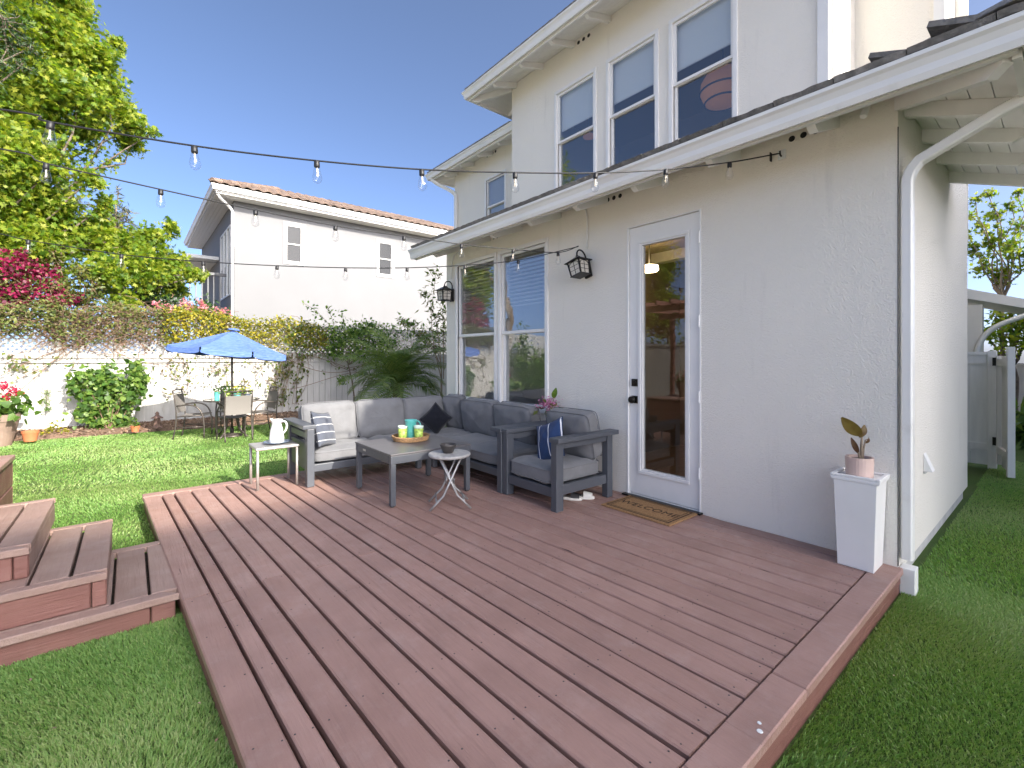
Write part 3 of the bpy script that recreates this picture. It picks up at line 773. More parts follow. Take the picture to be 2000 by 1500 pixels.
# ---- upper eaves
def eave_box(x_e, y_lo, y_hi, xw, z, pit, wing, ys):
    """overhanging open eave on the -X side, returning round the +Y end"""
    f = MB().box(x_e + .09, y_lo, z - .14, x_e + .12, y_hi - .09, z); wbuild(f, 'fascia', 'white_trim', house)
    f = MB().box(x_e + .121, y_hi - .12, z - .14, xw + 2.0, y_hi - .09, z); wbuild(f, 'fascia', 'white_trim', house)
    gpz = [(o_, z + (q - 2.815) ) for o_, q in gp]
    gm = gutter(gpz, [((x_e + .088, y_lo), (-1, 0)), ((x_e + .088, y_hi - .088), (-1, 1)), ((xw + 2.0, y_hi - .088), (0, 1))])
    wbuild(gm, 'gutter', 'white_gutter', house)
    n = 6; wd = xw - x_e - .12; t = .018; s = lambda k: z - .09 + pit * k
    for i in range(n):
        a = wd * i / n; c = wd * (i + 1) / n - .004
        xa, xb = x_e + .12 + a, x_e + .12 + c; ya, yb = y_hi - .12 - a, y_hi - .12 - c
        b = MB().hexa([(xa, y_lo, s(a)), (xb, y_lo, s(c)), (xb, yb, s(c)), (xa, ya, s(a)), (xa, y_lo, s(a) + t), (xb, y_lo, s(c) + t), (xb, yb, s(c) + t), (xa, ya, s(a) + t)]); wbuild(b, 'soffit_board', 'soffit_paint', house)
        b = MB().hexa([(xa, ya, s(a)), (xb, yb, s(c)), (xw + 2, yb, s(c)), (xw + 2, ya, s(a)), (xa, ya, s(a) + t), (xb, yb, s(c) + t), (xw + 2, yb, s(c) + t), (xw + 2, ya, s(a) + t)]); wbuild(b, 'soffit_board', 'soffit_paint', house)
    for y in ys:
        wbuild(rafter((x_e + .125, y, s(0)), (xw - .002, y, s(wd)), .05, .09), 'rafter_tail', 'soffit_paint', house)
    for k in (.35, .95):
        wbuild(rafter((xw + k, y_hi - .125, s(0)), (xw + k, y_hi - .12 - wd, s(wd)), .05, .09), 'rafter_tail', 'soffit_paint', house)
    wbuild(rafter((x_e + .13, y_hi - .13, s(0)), (xw - .004, y_hi - .12 - wd + .004, s(wd)), .055, .11), 'hip_rafter', 'soffit_paint', house)
    # hip roof over it
    rz = z + .02; yc = (y_lo + y_hi) / 2; L = 2.6
    r_ = MB().add([(x_e + .05, y_lo - 1, rz), (x_e + .05, y_hi - .05, rz), (x_e + .05 + L, y_hi - .05 - L, rz + L * pit), (x_e + .05 + L, y_lo - 1, rz + L * pit), (x_e + 8, y_hi - .05 - L, rz + L * pit), (x_e + 8, y_hi - .05, rz)], [(0, 1, 2, 3), (1, 5, 4, 2)])
    ro = wbuild(r_, 'roof', 'slate_tile', house)
    y = y_hi - .22
    while y > y_lo:
        link('roof_tile', random.choice(TM), ro, (x_e + .02, y, rz + .004), rot=(0, -math.atan(pit), 0)); y -= .302
eave_box(U - .635, YU0, YU + .635, U, 6.10, .33, 0, [YU - .12 - .68 * i for i in range(7)])
eave_box(U2 - .5, YU + .1, YB + .5, U2, 5.64, .33, 0, [YB - .12 - .66 * i for i in range(5)])
b = MB().box(6.1, .72, 6.252, 6.95, 1.3, 6.34); wbuild(b, 'roof_deck', 'slate_tile', house)
b = MB().box(6.4, 1.31, 6.252, 10.1, 6.0, 6.34); wbuild(b, 'roof_deck', 'slate_tile', house)
b = MB().box(6.6, 6.3, 5.802, 11.0, 8.7, 5.88); wbuild(b, 'roof_deck', 'slate_tile', house)
for X0, y0, z0, px_ in ((U, onX(1150, 70, U).y, 6.12, .1), (U2, onX(968, 300, U2).y, 5.64, .095)):
    for k in range(4):
        Mh = Matrix.Translation((X0 - .0015, y0 + k * px_, z0)) @ Matrix.Rotation(R(-90), 4, 'Y')
        wbuild(MB().lathe([(.028, 0), (.028, .0012), (0, .0012)], n=14, M=Mh), 'vent_hole', 'dark_gap', house)
# ---- downspouts: square section swept along a path
def square_pipe(path, w, h, mat='white_gutter', name='downspout'):
    mb = MB(); n = 8; c = .3; pr = [(-1, -1 + c), (-1 + c, -1), (1 - c, -1), (1, -1 + c), (1, 1 - c), (1 - c, 1), (-1 + c, 1), (-1, 1 - c)]
    pts = [Vector(p) for p in path]; vs_ = []
    for i, p in enumerate(pts):
        t = (pts[min(i + 1, len(pts) - 1)] - pts[max(i - 1, 0)]).normalized()
        a = Vector((1, 0, 0)); a = (a - t * a.dot(t)).normalized() if abs(t.x) < .9 else Vector((0, 1, 0)); b2 = t.cross(a)
        for x, y in pr: vs_.append(p + a * x * w / 2 + b2 * y * h / 2)
    fs = [(i * n + k, i * n + (k + 1) % n, (i + 1) * n + (k + 1) % n, (i + 1) * n + k) for i in range(len(pts) - 1) for k in range(n)] + [tuple(range(n)), tuple(range((len(pts) - 1) * n, len(pts) * n))]
    return mb.add(vs_, fs)
xs = W + .052
pth = [(xs, YR - .034, .20), (xs, YR - .034, 1.0), (xs, YR - .034, 2.36)] + list(bezier([(xs, YR - .034, 2.38), (xs, YR - .034, 2.46), (xs, YR - .09, 2.51)], 6)) + list(bezier([(xs, EY + .10, 2.655), (xs, EY + .01, 2.69), (xs, EY - .055, 2.70), (xs, EY - .055, 2.735)], 8))
wbuild(square_pipe(pth, .070, .056), 'downspout', 'white_gutter', house)
b = MB().box(xs - .045, YR - .075, 0, xs + .045, YR - .005, .155); wbuild(b, 'drain_inlet', 'white_trim', house, bevel=.004)
for i in range(4):
    z = 2.40 + i * .018
b = MB().box(W - .0018, YR - .0025, .16, W + .004, YR + .002, 2.72); wbuild(b, 'corner_seam', 'dark_gap', house)
yb = YB + .04
pth = [(U2 - .05, YB - .12, 2.6), (U2 - .05, YB - .12, 5.02)] + list(bezier([(U2 - .05, YB - .12, 5.08), (U2 - .05, YB - .12, 5.2), (U2 - .22, YB + .1, 5.32), (U2 - .40, YB + .30, 5.42), (U2 - .42, YB + .32, 5.54)], 8))
wbuild(square_pipe(pth, .07, .07), 'downspout', 'white_gutter', house)
# ---- small fittings on the wall
cond = [onX(1147, 485, W - .012), onX(1147, 425, W - .012), onX(1144, 409, W - .012), onX(1130, 404, W - .012), onX(1060, 425, W - .012), onX(965, 460, W - .012), onX(905, 482, W - .012), onX(886, 500, W - .012), onX(882, 520, W - .012), onX(882, 545, W - .012)]
wbuild(MB().tube(cond, .008, 8), 'conduit', 'white_trim', house, smooth=True)
v = MB().extrude([(4.17, YR - .0015, .60), (4.17, YR - .05, .60), (4.17, YR - .0015, .72)], (.085, 0, 0)); wbuild(v, 'wall_vent', 'white_trim', house, bevel=.003)
v = MB().box(4.165, YR - .012, .585, 4.26, YR - .0015, .599); wbuild(v, 'vent_grille', 'foundation', house)

# ================================================================ DECK
G0 = [0.311, .438, .526, .656, .789, .927, 1.054, 1.183, 1.317, 1.447, 1.577, 1.702, 1.83, 1.956, 2.077, 2.201, 2.343, 2.47, 2.593, 2.699, 2.839, 2.983, 3.103, 3.23, 3.36, 3.49, 3.62]
deck = wthing('wooden_deck', 'low brown painted timber deck outside the glass door', 'deck', (1.6, 3.0, 0))
JO = {0: [2.855], 1: [2.70], 2: [3.87], 3: [2.83], 5: [2.80], 7: [2.80], 10: [3.13], 11: [2.80], 14: [2.9, 4.0], 16: [3.3], 18: [2.45], 20: [3.9], 9: [4.3], 13: [4.4]}
nails = []
def plank(x0, x1, ya, yb, z0, z1, name='deck_board', mat='deck_paint', parent=deck, ch=.006):
    """a board along Y, sheared with the deck, with eased top edges"""
    prof = [(0, z0), (0, z1 - ch), (ch, z1), (1, z1), (2, z1 - ch), (2, z0)]
    def px(k, y):
        a, b = shear(x0, y), shear(x1, y)
        return {0: a, ch: a + ch, 1: b - ch, 2: b}[k]
    n = 6; vs_ = []
    for y in (ya, yb):
        for k, z in prof: vs_.append((px(k, y), y, z))
    fs = [tuple(range(n)), tuple(range(n, 2 * n))] + [(i, (i + 1) % n, n + (i + 1) % n, n + i) for i in range(n)]
    return wbuild(MB().add(vs_, fs), name, mat, parent)
for i in range(len(G0) - 1):
    y0, y1 = 0.748, 5.185
    cuts = [y0] + JO.get(i, []) + [y1]
    for k in range(len(cuts) - 1):
        gl_ = (.0062 if i < 10 else .0042) + .0015 * ((i * 7) % 3)
        dz = random.uniform(-.0015, .0015)
        plank(G0[i] + (gl_ if i else 0), G0[i + 1] - gl_, cuts[k] + (.003 if k else 0), cuts[k + 1] - .003, DZ - .038, DZ + dz)
    for yj in [0.80 + .405 * q for q in range(11)]:
        for f in (.22, .78):
            x = G0[i] + (G0[i + 1] - G0[i]) * f + random.uniform(-.008, .008)
            nails.append((shear(x, yj) , yj + random.uniform(-.02, .02)))
nm = MB()
for x, y in nails:
    if x < W - .02: nm.lathe([(.0038, 0), (.0030, .0006), (0, .0006)], (x, y, DZ + .0012), 6)
o = wbuild(nm, 'nail_heads', 'nail', deck); o['kind'] = 'stuff'
# border boards
def xboard(x0, x1, y0, y1, z0, z1, name, mat, parent, bev=.005):
    return wbuild(MB().box(x0, y0, z0, x1, y1, z1), name, mat, parent, bevel=bev, seg=1)
xboard(.300, 1.92, .618, .742, DZ - .038, DZ + .002, 'border_board', 'deck_paint', deck)
xboard(1.926, W + .02, .618, .742, DZ - .038, DZ + .002, 'border_board', 'deck_paint', deck)
xboard(.085, 1.55, 5.192, 5.315, DZ - .038, DZ + .001, 'border_board', 'deck_paint', deck)
xboard(1.556, W - .01, 5.192, 5.315, DZ - .038, DZ + .001, 'border_board', 'deck_paint', deck)
xboard(.32, W + .02, .630, .656, .055, DZ - .0385, 'fascia_board', 'fascia_paint', deck)
xboard(.32, W + .02, .636, .660, -.02, .051, 'fascia_board', 'fascia_paint', deck)
xboard(.12, W - .02, 5.27, 5.30, -.02, DZ - .0385, 'fascia_board', 'fascia_paint', deck)
def left_fascia(ya, yb, z0, z1, ins):
    p = [(shear(G0[0], ya) + ins, ya), (shear(G0[0], yb) + ins, yb), (shear(G0[0], yb) + ins + .026, yb), (shear(G0[0], ya) + ins + .026, ya)]
    return wbuild(MB().hexa([(x, y, z0) for x, y in p] + [(x, y, z1) for x, y in p]), 'fascia_board', 'fascia_paint', deck)
left_fascia(.66, 5.27, .045, DZ - .0385, .010); left_fascia(.66, 5.27, -.02, .041, .016)
p = [(shear(.36, .7), .7), (shear(3.5, .7), .7), (shear(3.5, 5.2), 5.2), (shear(.36, 5.2), 5.2)]
wbuild(MB().add([(x, y, .03) for x, y in p], [(0, 1, 2, 3)]), 'underside', 'soil', deck)
for (px_, py_, r_) in ((1483, 1412, .007), (1484, 1428, .010)):
    q = onZ(px_, py_, DZ + .003); wbuild(MB().lathe([(r_, 0), (r_ * .8, .0018), (0, .0018)], q, 12), 'screw_cap', 'clear_plastic', deck)

# ---- steps at the left
steps = wthing('deck_steps', 'weathered brown timber steps rising from the deck at left', 'steps', (-.4, 3.5, 0))
def tread(z, xa, xb, ya, yb, cols, fw=.075, bw=.075):
    for a, c in cols: xboard(a, c, ya + fw + .005, yb - bw - .005, z - .035, z + random.uniform(-.001, .001), 'tread_board', 'step_paint', steps, .004)
    # front and back border boards with mitred ends
    for (y0, y1, s) in ((ya, ya + fw, 1), (yb - bw, yb, -1)):
        q = [(xa, y0), (xb, y0), (xb - (fw if s > 0 else 0), y1), (xa, y1)] if s > 0 else [(xa, y0), (xb - bw, y0), (xb, y1), (xa, y1)]
        wbuild(MB().hexa([(x, y, z - .035) for x, y in q] + [(x, y, z + .001) for x, y in q]), 'tread_board', 'step_paint', steps, bevel=.004, seg=1)
    q = [(xb - fw * 0 - .002, ya), (xb, ya)]
ya = 2.985
tread(.137, -1.8, .205, ya, 3.93, [(-1.78, -.075), (-.062, .072), (.086, .200)])
tread(.302, -1.8, -.085, 3.065, 4.07, [(-1.78, -.378), (-.366, -.232), (-.216, -.088)], .055, .055)
tread(.452, -1.8, -.375, 3.225, 4.265, [(-1.78, -.640), (-.626, -.512), (-.498, -.378)], .06, .06)
for (z0, z1, x1, y, y2, pc) in ((.0, .099, .185, ya + .022, 3.90, 0.10), (.138, .265, -.090, 3.065 + .012, 4.05, .055), (.303, .415, -.380, 3.225 + .012, 4.25, .052)):
    xboard(-1.8, x1 - pc - .004, y, y + .028, z0, z1, 'riser_board', 'fascia_paint', steps)
    xboard(x1 - pc, x1, y - .002, y + .028, z0, z1, 'riser_board', 'fascia_paint', steps)
    xboard(x1 - .028, x1, y + .029, y2, z0, z1, 'riser_board', 'step_paint', steps)
for (z, xa, xb, y0_, y1_) in ((.095, -1.75, .15, 3.03, 3.86), (.262, -1.75, -.125, 3.11, 4.0), (.41, -1.75, -.41, 3.27, 4.2)):
    wbuild(MB().box(xa, y0_, z - .004, xb, y1_, z), 'underside', 'soil', steps)  # dark sheets that put shade into the gaps between the treads
# raised platform beyond the steps
plat = wthing('raised_platform', 'raised brown timber platform at the top of the steps', 'platform', (-2, 4.2, 0))
for i in range(16):
    x = -.685 - i * .142
    xboard(x - .135, x, 3.2, 5.215, .59, .625, 'deck_board', 'deck_paint', plat, .004)
for z0, z1 in ((-.02, .185), (.192, .385), (.392, .5895)):
    xboard(-.725, -.697, 3.24, 5.19, z0, z1, 'fascia_board', 'fascia_paint', plat)
    xboard(-2.9, -.697, 5.191, 5.208, z0, z1, 'fascia_board', 'fascia_paint', plat)
    xboard(-2.9, -1.8, 3.21, 3.238, z0, z1, 'fascia_board', 'fascia_paint', plat)

# ================================================================ FENCE
fence = wthing('garden_fence', 'tall white board fence with lattice top overgrown by vines', 'fence', (0.5, FY, 0))
x = -5.5; k = 0
bm0 = MB().box(-.0665, -.011, 0, .0665, .011, 1.27).mesh('fence_board'); bm0.materials.append(MATS['fence_white'])
wbuild(MB().box(-5.5, FY + .0315, .10, 8.6, FY + .0325, 1.36), 'backing', 'foundation', fence)
while x < 8.6:
    link('fence_board', bm0, fence, (x, FY + .018 + random.uniform(-.002, .002), .10)); x += .1415; k += 1
for z0, z1, d in ((.02, .115, .014), (1.37, 1.475, .02), (1.285, 1.31, .03)):
    x = -5.6
    while x < 8.6:
        wbuild(MB().box(x, FY - d, z0, x + 2.396, FY + .03 + d * .4, z1), 'rail', 'fence_white', fence, bevel=.004, seg=1); x += 2.4
for x in [-5.6 + 2.4 * i for i in range(7)]:
    wbuild(MB().box(x - .045, FY + .033, -.05, x + .045, FY + .12, 2.16), 'post', 'fence_white', fence, bevel=.005, seg=1)
wbuild(MB().box(-5.6, FY - .012, 2.13, 8.7, FY + .05, 2.17), 'rail', 'fence_white', fence)
LH = .655; L2 = LH * math.sqrt(2) / 2
sm = {}
for sgn in (1, -1):
    d = Vector((sgn * LH / 2, 0, LH / 2)); n_ = Vector((-d.z, 0, d.x)).normalized() * .017
    y0 = 0 if sgn > 0 else .0075
    q = [(-d - n_) , (d - n_), (d + n_), (-d + n_)]
    me = MB().extrude([Vector((v.x, y0 - .0035, v.z)) for v in q], (0, .0065, 0)).mesh('lattice_slat'); me.materials.append(MATS['fence_white']); sm[sgn] = me
for sgn in (1, -1):
    for i in range(128):
        link('lattice_slat', sm[sgn], fence, (-5.45 + i * .1085, FY + .004, 1.802))

# ================================================================ NEIGHBOUR'S HOUSE
NX, NY = 2.60, 17.31
nh = wthing('neighbour_house', 'pale grey neighbouring house with clay tile roof behind the fence', 'house', (NX, NY, 0))
NW = []
for (xa, xb, ya_, yb_) in ((559, 590, 441, 512), (740, 766, 474, 537)):
    a = onY(xa, ya_, NY); b_ = onY(xb, yb_, NY); c_ = onY(xb, ya_ , NY); e_ = onY(xa, yb_, NY)
    NW.append((a.x, b_.x, (b_.z + e_.z) / 2, (a.z + c_.z) / 2))
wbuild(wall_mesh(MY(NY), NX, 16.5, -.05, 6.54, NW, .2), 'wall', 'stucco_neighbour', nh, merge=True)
MXn = MX(NX)
NS = (14.25, 15.85, 3.15, 4.75)
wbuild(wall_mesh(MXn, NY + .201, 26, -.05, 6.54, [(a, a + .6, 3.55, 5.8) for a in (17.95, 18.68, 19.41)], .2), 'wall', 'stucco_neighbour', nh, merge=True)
for h in NW: window(nh, MY(NY), *h, (h[2] + h[3]) / 2 - .03, .09, 'far_glass', ('slats', (h[3] - h[2]) * .97, .03), .03, mat_blind='blind_tan')
for a in (17.95, 18.68, 19.41): window(nh, MXn, a, a + .6, 3.55, 5.8, 4.6, .05, 'far_glass', None, .03)
wbuild(MB().box(NX + .21, NY + .21, 6.3, 16.3, 25.8, 6.34), 'ceiling', 'interior_wall', nh)
wbuild(MB().box(NX + .8, NY + 1.2, 0, 16.3, NY + 1.3, 6.29), 'room_wall', 'interior_wall', nh)
eo = .69; nz = 6.71
wbuild(MB().box(NX - eo + .1, NY - eo + .1, nz - .19, 16.5, NY - eo + .13, nz - .02), 'fascia', 'white_trim', nh)
wbuild(MB().box(NX - eo + .1, NY - eo + .131, nz - .19, NX - eo + .13, 26, nz - .02), 'fascia', 'white_trim', nh)
gpn = [(o_ * 1.15, nz + (q - 2.824) * 1.25) for o_, q in gp]
wbuild(gutter(gpn, [((16.5, NY - eo + .098), (0, -1)), ((NX - eo + .098, NY - eo + .098), (-1, -1)), ((NX - eo + .098, 26), (-1, 0))]), 'gutter', 'white_trim', nh)
for i in range(5):       # boarded soffit, nearly level
    a, c = .13 + (eo - .13) * i / 5, .13 + (eo - .13) * (i + 1) / 5 - .005
    wbuild(MB().hexa([(NX - eo + a, NY - eo + a, 6.48), (16.5, NY - eo + a, 6.48), (16.5, NY - eo + c, 6.49), (NX - eo + c, NY - eo + c, 6.49), (NX - eo + a, NY - eo + a, 6.50), (16.5, NY - eo + a, 6.50), (16.5, NY - eo + c, 6.51), (NX - eo + c, NY - eo + c, 6.51)]), 'soffit_board', 'soffit_paint', nh)
    wbuild(MB().hexa([(NX - eo + a, NY - eo + a, 6.48), (NX - eo + c, NY - eo + c, 6.49), (NX - eo + c, 26, 6.49), (NX - eo + a, 26, 6.48), (NX - eo + a, NY - eo + a, 6.50), (NX - eo + c, NY - eo + c, 6.51), (NX - eo + c, 26, 6.51), (NX - eo + a, 26, 6.50)]), 'soffit_board', 'soffit_paint', nh)
NP = .40
ra = MB(); e0 = (NX - eo + .02, NY - eo + .02, nz + .01); Lr = 3.6
ra.add([e0, (16.5, e0[1], e0[2]), (16.5, e0[1] + Lr, e0[2] + Lr * NP), (e0[0] + Lr, e0[1] + Lr, e0[2] + Lr * NP), (e0[0], 26, e0[2]), (e0[0] + Lr, 26, e0[2] + Lr * NP)], [(0, 1, 2, 3), (0, 3, 5, 4)])
nroof = wbuild(ra, 'roof', 'clay_tile', nh)
def barrel(w, l, h):
    mb = MB(); n = 8; top = []; bot = []
    for i in range(n + 1):
        t = i / n; u_ = -w / 2 + w * t; z = h * max(0, math.sin(math.pi * min(1, t / .72))) if t < .72 else -h * .25 * math.sin(math.pi * (t - .72) / .28)
        top += [(u_, 0, z + .022), (u_, l, z + .014)]; bot += [(u_, 0, z), (u_, l, z - .004)]
    for i in range(n):
        a = 2 * i
        mb.hexa([bot[a], bot[a + 2], bot[a + 3], bot[a + 1], top[a], top[a + 2], top[a + 3], top[a + 1]])
    me = mb.mesh('clay_roof_tile', merge=True); me.materials.append(MATS['clay_tile']); return me
BT = barrel(.30, .46, .038)
for row in range(7):
    y = NY - eo - .06 + row * .36; x = NX - eo + .10 + row * .36
    while x < 11:
        link('roof_tile', BT, nroof, (x, y, nz + .02 + row * .36 * NP), rot=(math.atan(NP), random.uniform(-.03, .03), random.uniform(-.03, .03))); x += .30
for i in range(9):       # hip cap tiles
    d = Vector((1, 1, NP)); p = Vector((NX - eo + .02, NY - eo + .02, nz + .07)) + d * (.26 * i); q = p + d * .30
    s = Vector((.7, -.7, 0)) * .12
    wbuild(MB().tube([p, q], [.10, .085], 8), 'ridge_tile', 'clay_tile', nroof)
wbuild(square_pipe([(NX - .05, NY - .06, 0), (NX - .05, NY - .06, 6.05)] + list(bezier([(NX - .05, NY - .06, 6.1), (NX - .06, NY - .08, 6.25), (NX - .45, NY - .4, 6.32), (NX - .5, NY - .5, 6.46)], 7)), .075, .075), 'downspout', 'white_trim', nh)
wbuild(MB().box(NX - .012, NY - .014, 0, NX + .014, NY - .0015, 5.0), 'corner_seam', 'dark_gap', nh)
# balcony on its side
bx0, by0 = .65, 18.6
wbuild(MB().box(bx0, by0, 2.95, NX - .002, 22.0, 3.12), 'balcony_floor', 'stucco_neighbour', nh)
wbuild(MB().box(bx0, by0, 0, bx0 + .2, by0 + .2, 2.949), 'balcony_post', 'stucco_neighbour', nh)
wbuild(MB().box(bx0, by0, 3.121, bx0 + .75, by0 + .1, 4.20), 'balcony_panel', 'stucco_neighbour', nh)
wbuild(MB().box(bx0 - .05, by0 - .02, 4.20, NX - .002, by0 + .12, 4.29), 'balcony_rail', 'stucco_neighbour', nh)
for q in range(6): wbuild(MB().box(bx0 + .86 + q * .17, by0 + .03, 3.121, bx0 + .90 + q * .17, by0 + .07, 4.199), 'baluster', 'stucco_neighbour', nh)
wbuild(MB().box(NX - 1.0, 20.6, 5.1, NX - .002, 26, 5.22), 'side_roof', 'white_trim', nh)
# building invented far behind the camera to shade the near half of the deck
bh = wthing('shade_caster_building', 'unseen tall building added to shade the near half of the deck', 'building', (9, -30, 0))
wbuild(MB().box(4.9, -36, -.05, 9.0, -25.3, 17.0), 'wall', 'stucco_neighbour', bh)
wbuild(MB().box(9.001, -36, -.05, 13.2, -25.3, 18.2), 'wall', 'stucco_neighbour', bh)
wbuild(MB().box(4.6, -36.3, 17.001, 8.74, -25.0, 17.3), 'roof', 'clay_tile', bh)
wbuild(MB().box(8.75, -36.3, 18.201, 13.5, -25.0, 18.6), 'roof', 'clay_tile', bh)
for k in range(5):
    for x in (5.3, 6.9, 9.2, 11.2): window(bh, lambda u_, v_, w_: (u_, -25.3 + w_, v_), x, x + 1.1, 1.2 + 3.2 * k, 2.7 + 3.2 * k, 1.95 + 3.2 * k, .08, 'far_glass')
rn = wthing('side_shade_house', 'unseen house added to keep light off the right side wall', 'house', (10, -5, 0))  # out-of-view house added to darken the right side wall
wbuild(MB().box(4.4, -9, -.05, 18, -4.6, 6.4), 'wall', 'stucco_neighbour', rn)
wbuild(MB().hexa([(4.1, -9.5, 6.401), (18.5, -9.5, 6.401), (18.5, -4.3, 6.401), (4.1, -4.3, 6.401), (6.5, -7, 7.4), (16, -7, 7.4), (16, -6.6, 7.4), (6.5, -6.6, 7.4)]), 'roof', 'clay_tile', rn)
for x in (7, 10, 13): window(rn, lambda u_, v_, w_: (u_, -4.6 + w_, v_), x, x + 1.0, 3.4, 4.8, 4.1, .08, 'far_glass')

# ================================================================ SOFT SHAPES
def sp(x, e): return math.copysign(abs(x) ** e, x)
def cushion(w, d, h, e1=.38, e2=.20, n=28, m=16, puff=.0, seed=0):
    """rounded box cushion centred at the origin"""
    mb = MB(); rr = random.Random(seed); ph = [rr.uniform(0, 6) for _ in range(6)]
    def f(u, v):
        a = -math.pi + 2 * math.pi * u; b = -math.pi / 2 + math.pi * v
        cb = sp(math.cos(b), e1)
        x = cb * sp(math.cos(a), e2); y = cb * sp(math.sin(a), e2); z = sp(math.sin(b), e1)
        k = 1 + puff * (1 - x * x) * (1 - y * y)
        wv = .018 * math.sin(7 * x + ph[0]) * math.sin(5 * y + ph[1]) + .008 * math.sin(11 * y + ph[2] + 3 * z)
        return (x * w / 2 * (1 + .4 * wv), y * d / 2 * (1 + .4 * wv), z * h / 2 * k + wv * .5)
    mb.grid(f, n * 2, m * 2); return mb
def piping(w, d, z, r=.005, e2=.20, n=56):
    pts = []
    for i in range(n + 1):
        a = 2 * math.pi * i / n; pts.append((sp(math.cos(a), e2) * w / 2, sp(math.sin(a), e2) * d / 2, z))
    return MB().tube(pts, r, 6, cap=False)
def pillow(w, h, t, n=22):
    mb = MB()
    def f(s):
        def q(u, v):
            x = 2 * u - 1; y = 2 * v - 1
            X = w / 2 * x * (1 - .09 * (1 - y * y)); Y = h / 2 * y * (1 - .09 * (1 - x * x))
            th = t / 2 * max(0, (1 - x ** 2) * (1 - y ** 2)) ** .42
            return (X, Y, s * th + .006 * math.sin(9 * x + 2) * math.sin(7 * y) * (1 - x * x) * (1 - y * y))
        return q
    mb.grid(f(1), n, n); mb.grid(f(-1), n, n); return mb
def pillow_edge(w, h, r=.004, n=12):
    pts = []
    for (a, b) in (((-1, -1), (1, -1)), ((1, -1), (1, 1)), ((1, 1), (-1, 1)), ((-1, 1), (-1, -1))):
        for i in range(n):
            t = i / n; x = a[0] + (b[0] - a[0]) * t; y = a[1] + (b[1] - a[1]) * t
            pts.append((w / 2 * x * (1 - .09 * (1 - y * y)), h / 2 * y * (1 - .09 * (1 - x * x)), 0))
    pts.append(pts[0]); return MB().tube(pts, r, 6, cap=False)

# ================================================================ SECTIONAL SOFA
Z0 = DZ + .002
sofa = wthing('sectional_sofa', 'grey cushioned corner sofa with dark metal frame on the deck', 'sofa', (2.6, 4.9, Z0))
def bar(x0, y0, z0, x1, y1, z1, name, parent=sofa, mat='steel_grey'): return wbuild(MB().box(x0, y0, z0, x1, y1, z1), name, mat, parent, bevel=.005)
ST, SB = .355, .285            # top and bottom of the seat frame
# left arm
bar(1.285, 4.575, Z0, 1.352, 4.655, .700, 'arm_post'); bar(1.285, 5.20, Z0, 1.352, 5.285, .700, 'arm_post')
bar(1.245, 4.570, .7006, 1.365, 5.32, .738, 'arm_rest'); bar(1.297, 4.656, .60, 1.34, 5.199, .66, 'arm_slat'); bar(1.30, 4.656, .30, 1.338, 5.199, .56, 'arm_panel')
# seat rails
bar(1.353, 4.60, SB, 2.585, 4.65, ST, 'seat_rail'); bar(1.353, 5.22, SB, 3.36, 5.28, ST, 'seat_rail')
bar(2.60, 3.335, SB, 2.65, 4.65, ST, 'seat_rail'); bar(3.31, 3.335, SB, 3.36, 5.219, ST, 'seat_rail')
bar(1.353, 4.651, .335, 3.309, 5.219, ST - .002, 'seat_deck'); bar(2.651, 3.34, .335, 3.309, 4.649, ST - .002, 'seat_deck')
bar(1.353, 5.23, .50, 3.36, 5.27, .70, 'back_rail'); bar(3.315, 3.335, .50, 3.355, 5.225, .70, 'back_rail')
for (x, y) in ((2.44, 4.585), (2.61, 4.53), (3.30, 5.18), (2.0, 5.225), (3.30, 3.40)):
    bar(x, y, Z0, x + .055, y + .055, SB - .0006, 'leg')
# right arm
bar(2.575, 3.265, Z0, 2.645, 3.328, .700, 'arm_post'); bar(3.28, 3.265, Z0, 3.345, 3.328, .700, 'arm_post')
bar(2.565, 3.262, .7006, 3.385, 3.42, .738, 'arm_rest'); bar(2.646, 3.28, .28, 3.279, 3.318, .34, 'arm_slat')
def cush(parent, c, w, d, h, name, rot=(0, 0, 0), e1=.38, e2=.2, puff=.1, seed=0, mat='cushion_grey', pip=True):
    o = cushion(w, d, h, e1, e2, puff=puff, seed=seed).build(name, mat, parent, smooth=True)
    o.location = Vector(c) - WL[parent.name]; o.rotation_euler = rot; WL[o.name] = Vector()
    if pip:
        for z in (h / 2 * .62, -h / 2 * .62):
            q = piping(w * 1.004, d * 1.004, z, .0042, e2).build('piping', mat, o, smooth=True)
    return o
SH = .125; sc_ = ST + SH / 2 + .002
cush(sofa, (1.712, 4.91, sc_), .70, .60, SH, 'seat_cushion', seed=1)
cush(sofa, (2.345, 4.91, sc_), .55, .60, SH, 'seat_cushion', seed=2)
cush(sofa, (2.975, 4.91, sc_), .68, .60, SH, 'seat_cushion', seed=3)
cush(sofa, (2.975, 3.975, sc_), .70, 1.24, SH, 'seat_cushion', seed=4)
bz = .675; lean = R(12)
for i, (xa, xb) in enumerate(((1.385, 1.965), (1.97, 2.55), (2.555, 3.10))):
    cush(sofa, ((xa + xb) / 2, 5.165, bz), xb - xa, .43, .19, 'back_cushion', (R(90) - lean, 0, random.uniform(-.03, .03)), .45, .22, .25, 10 + i)
for i, (ya_, yb_) in enumerate(((3.50, 4.15), (4.155, 4.80))):
    cush(sofa, (3.235, (ya_ + yb_) / 2, bz - .01), .43, yb_ - ya_, .19, 'back_cushion', (0, R(90) - lean * .9, random.uniform(-.03, .03)), .45, .22, .25, 20 + i)
cush(sofa, (3.22, 5.02, bz + .01), .43, .30, .17, 'back_cushion', (0, R(90) - lean, R(18)), .45, .22, .2, 31)

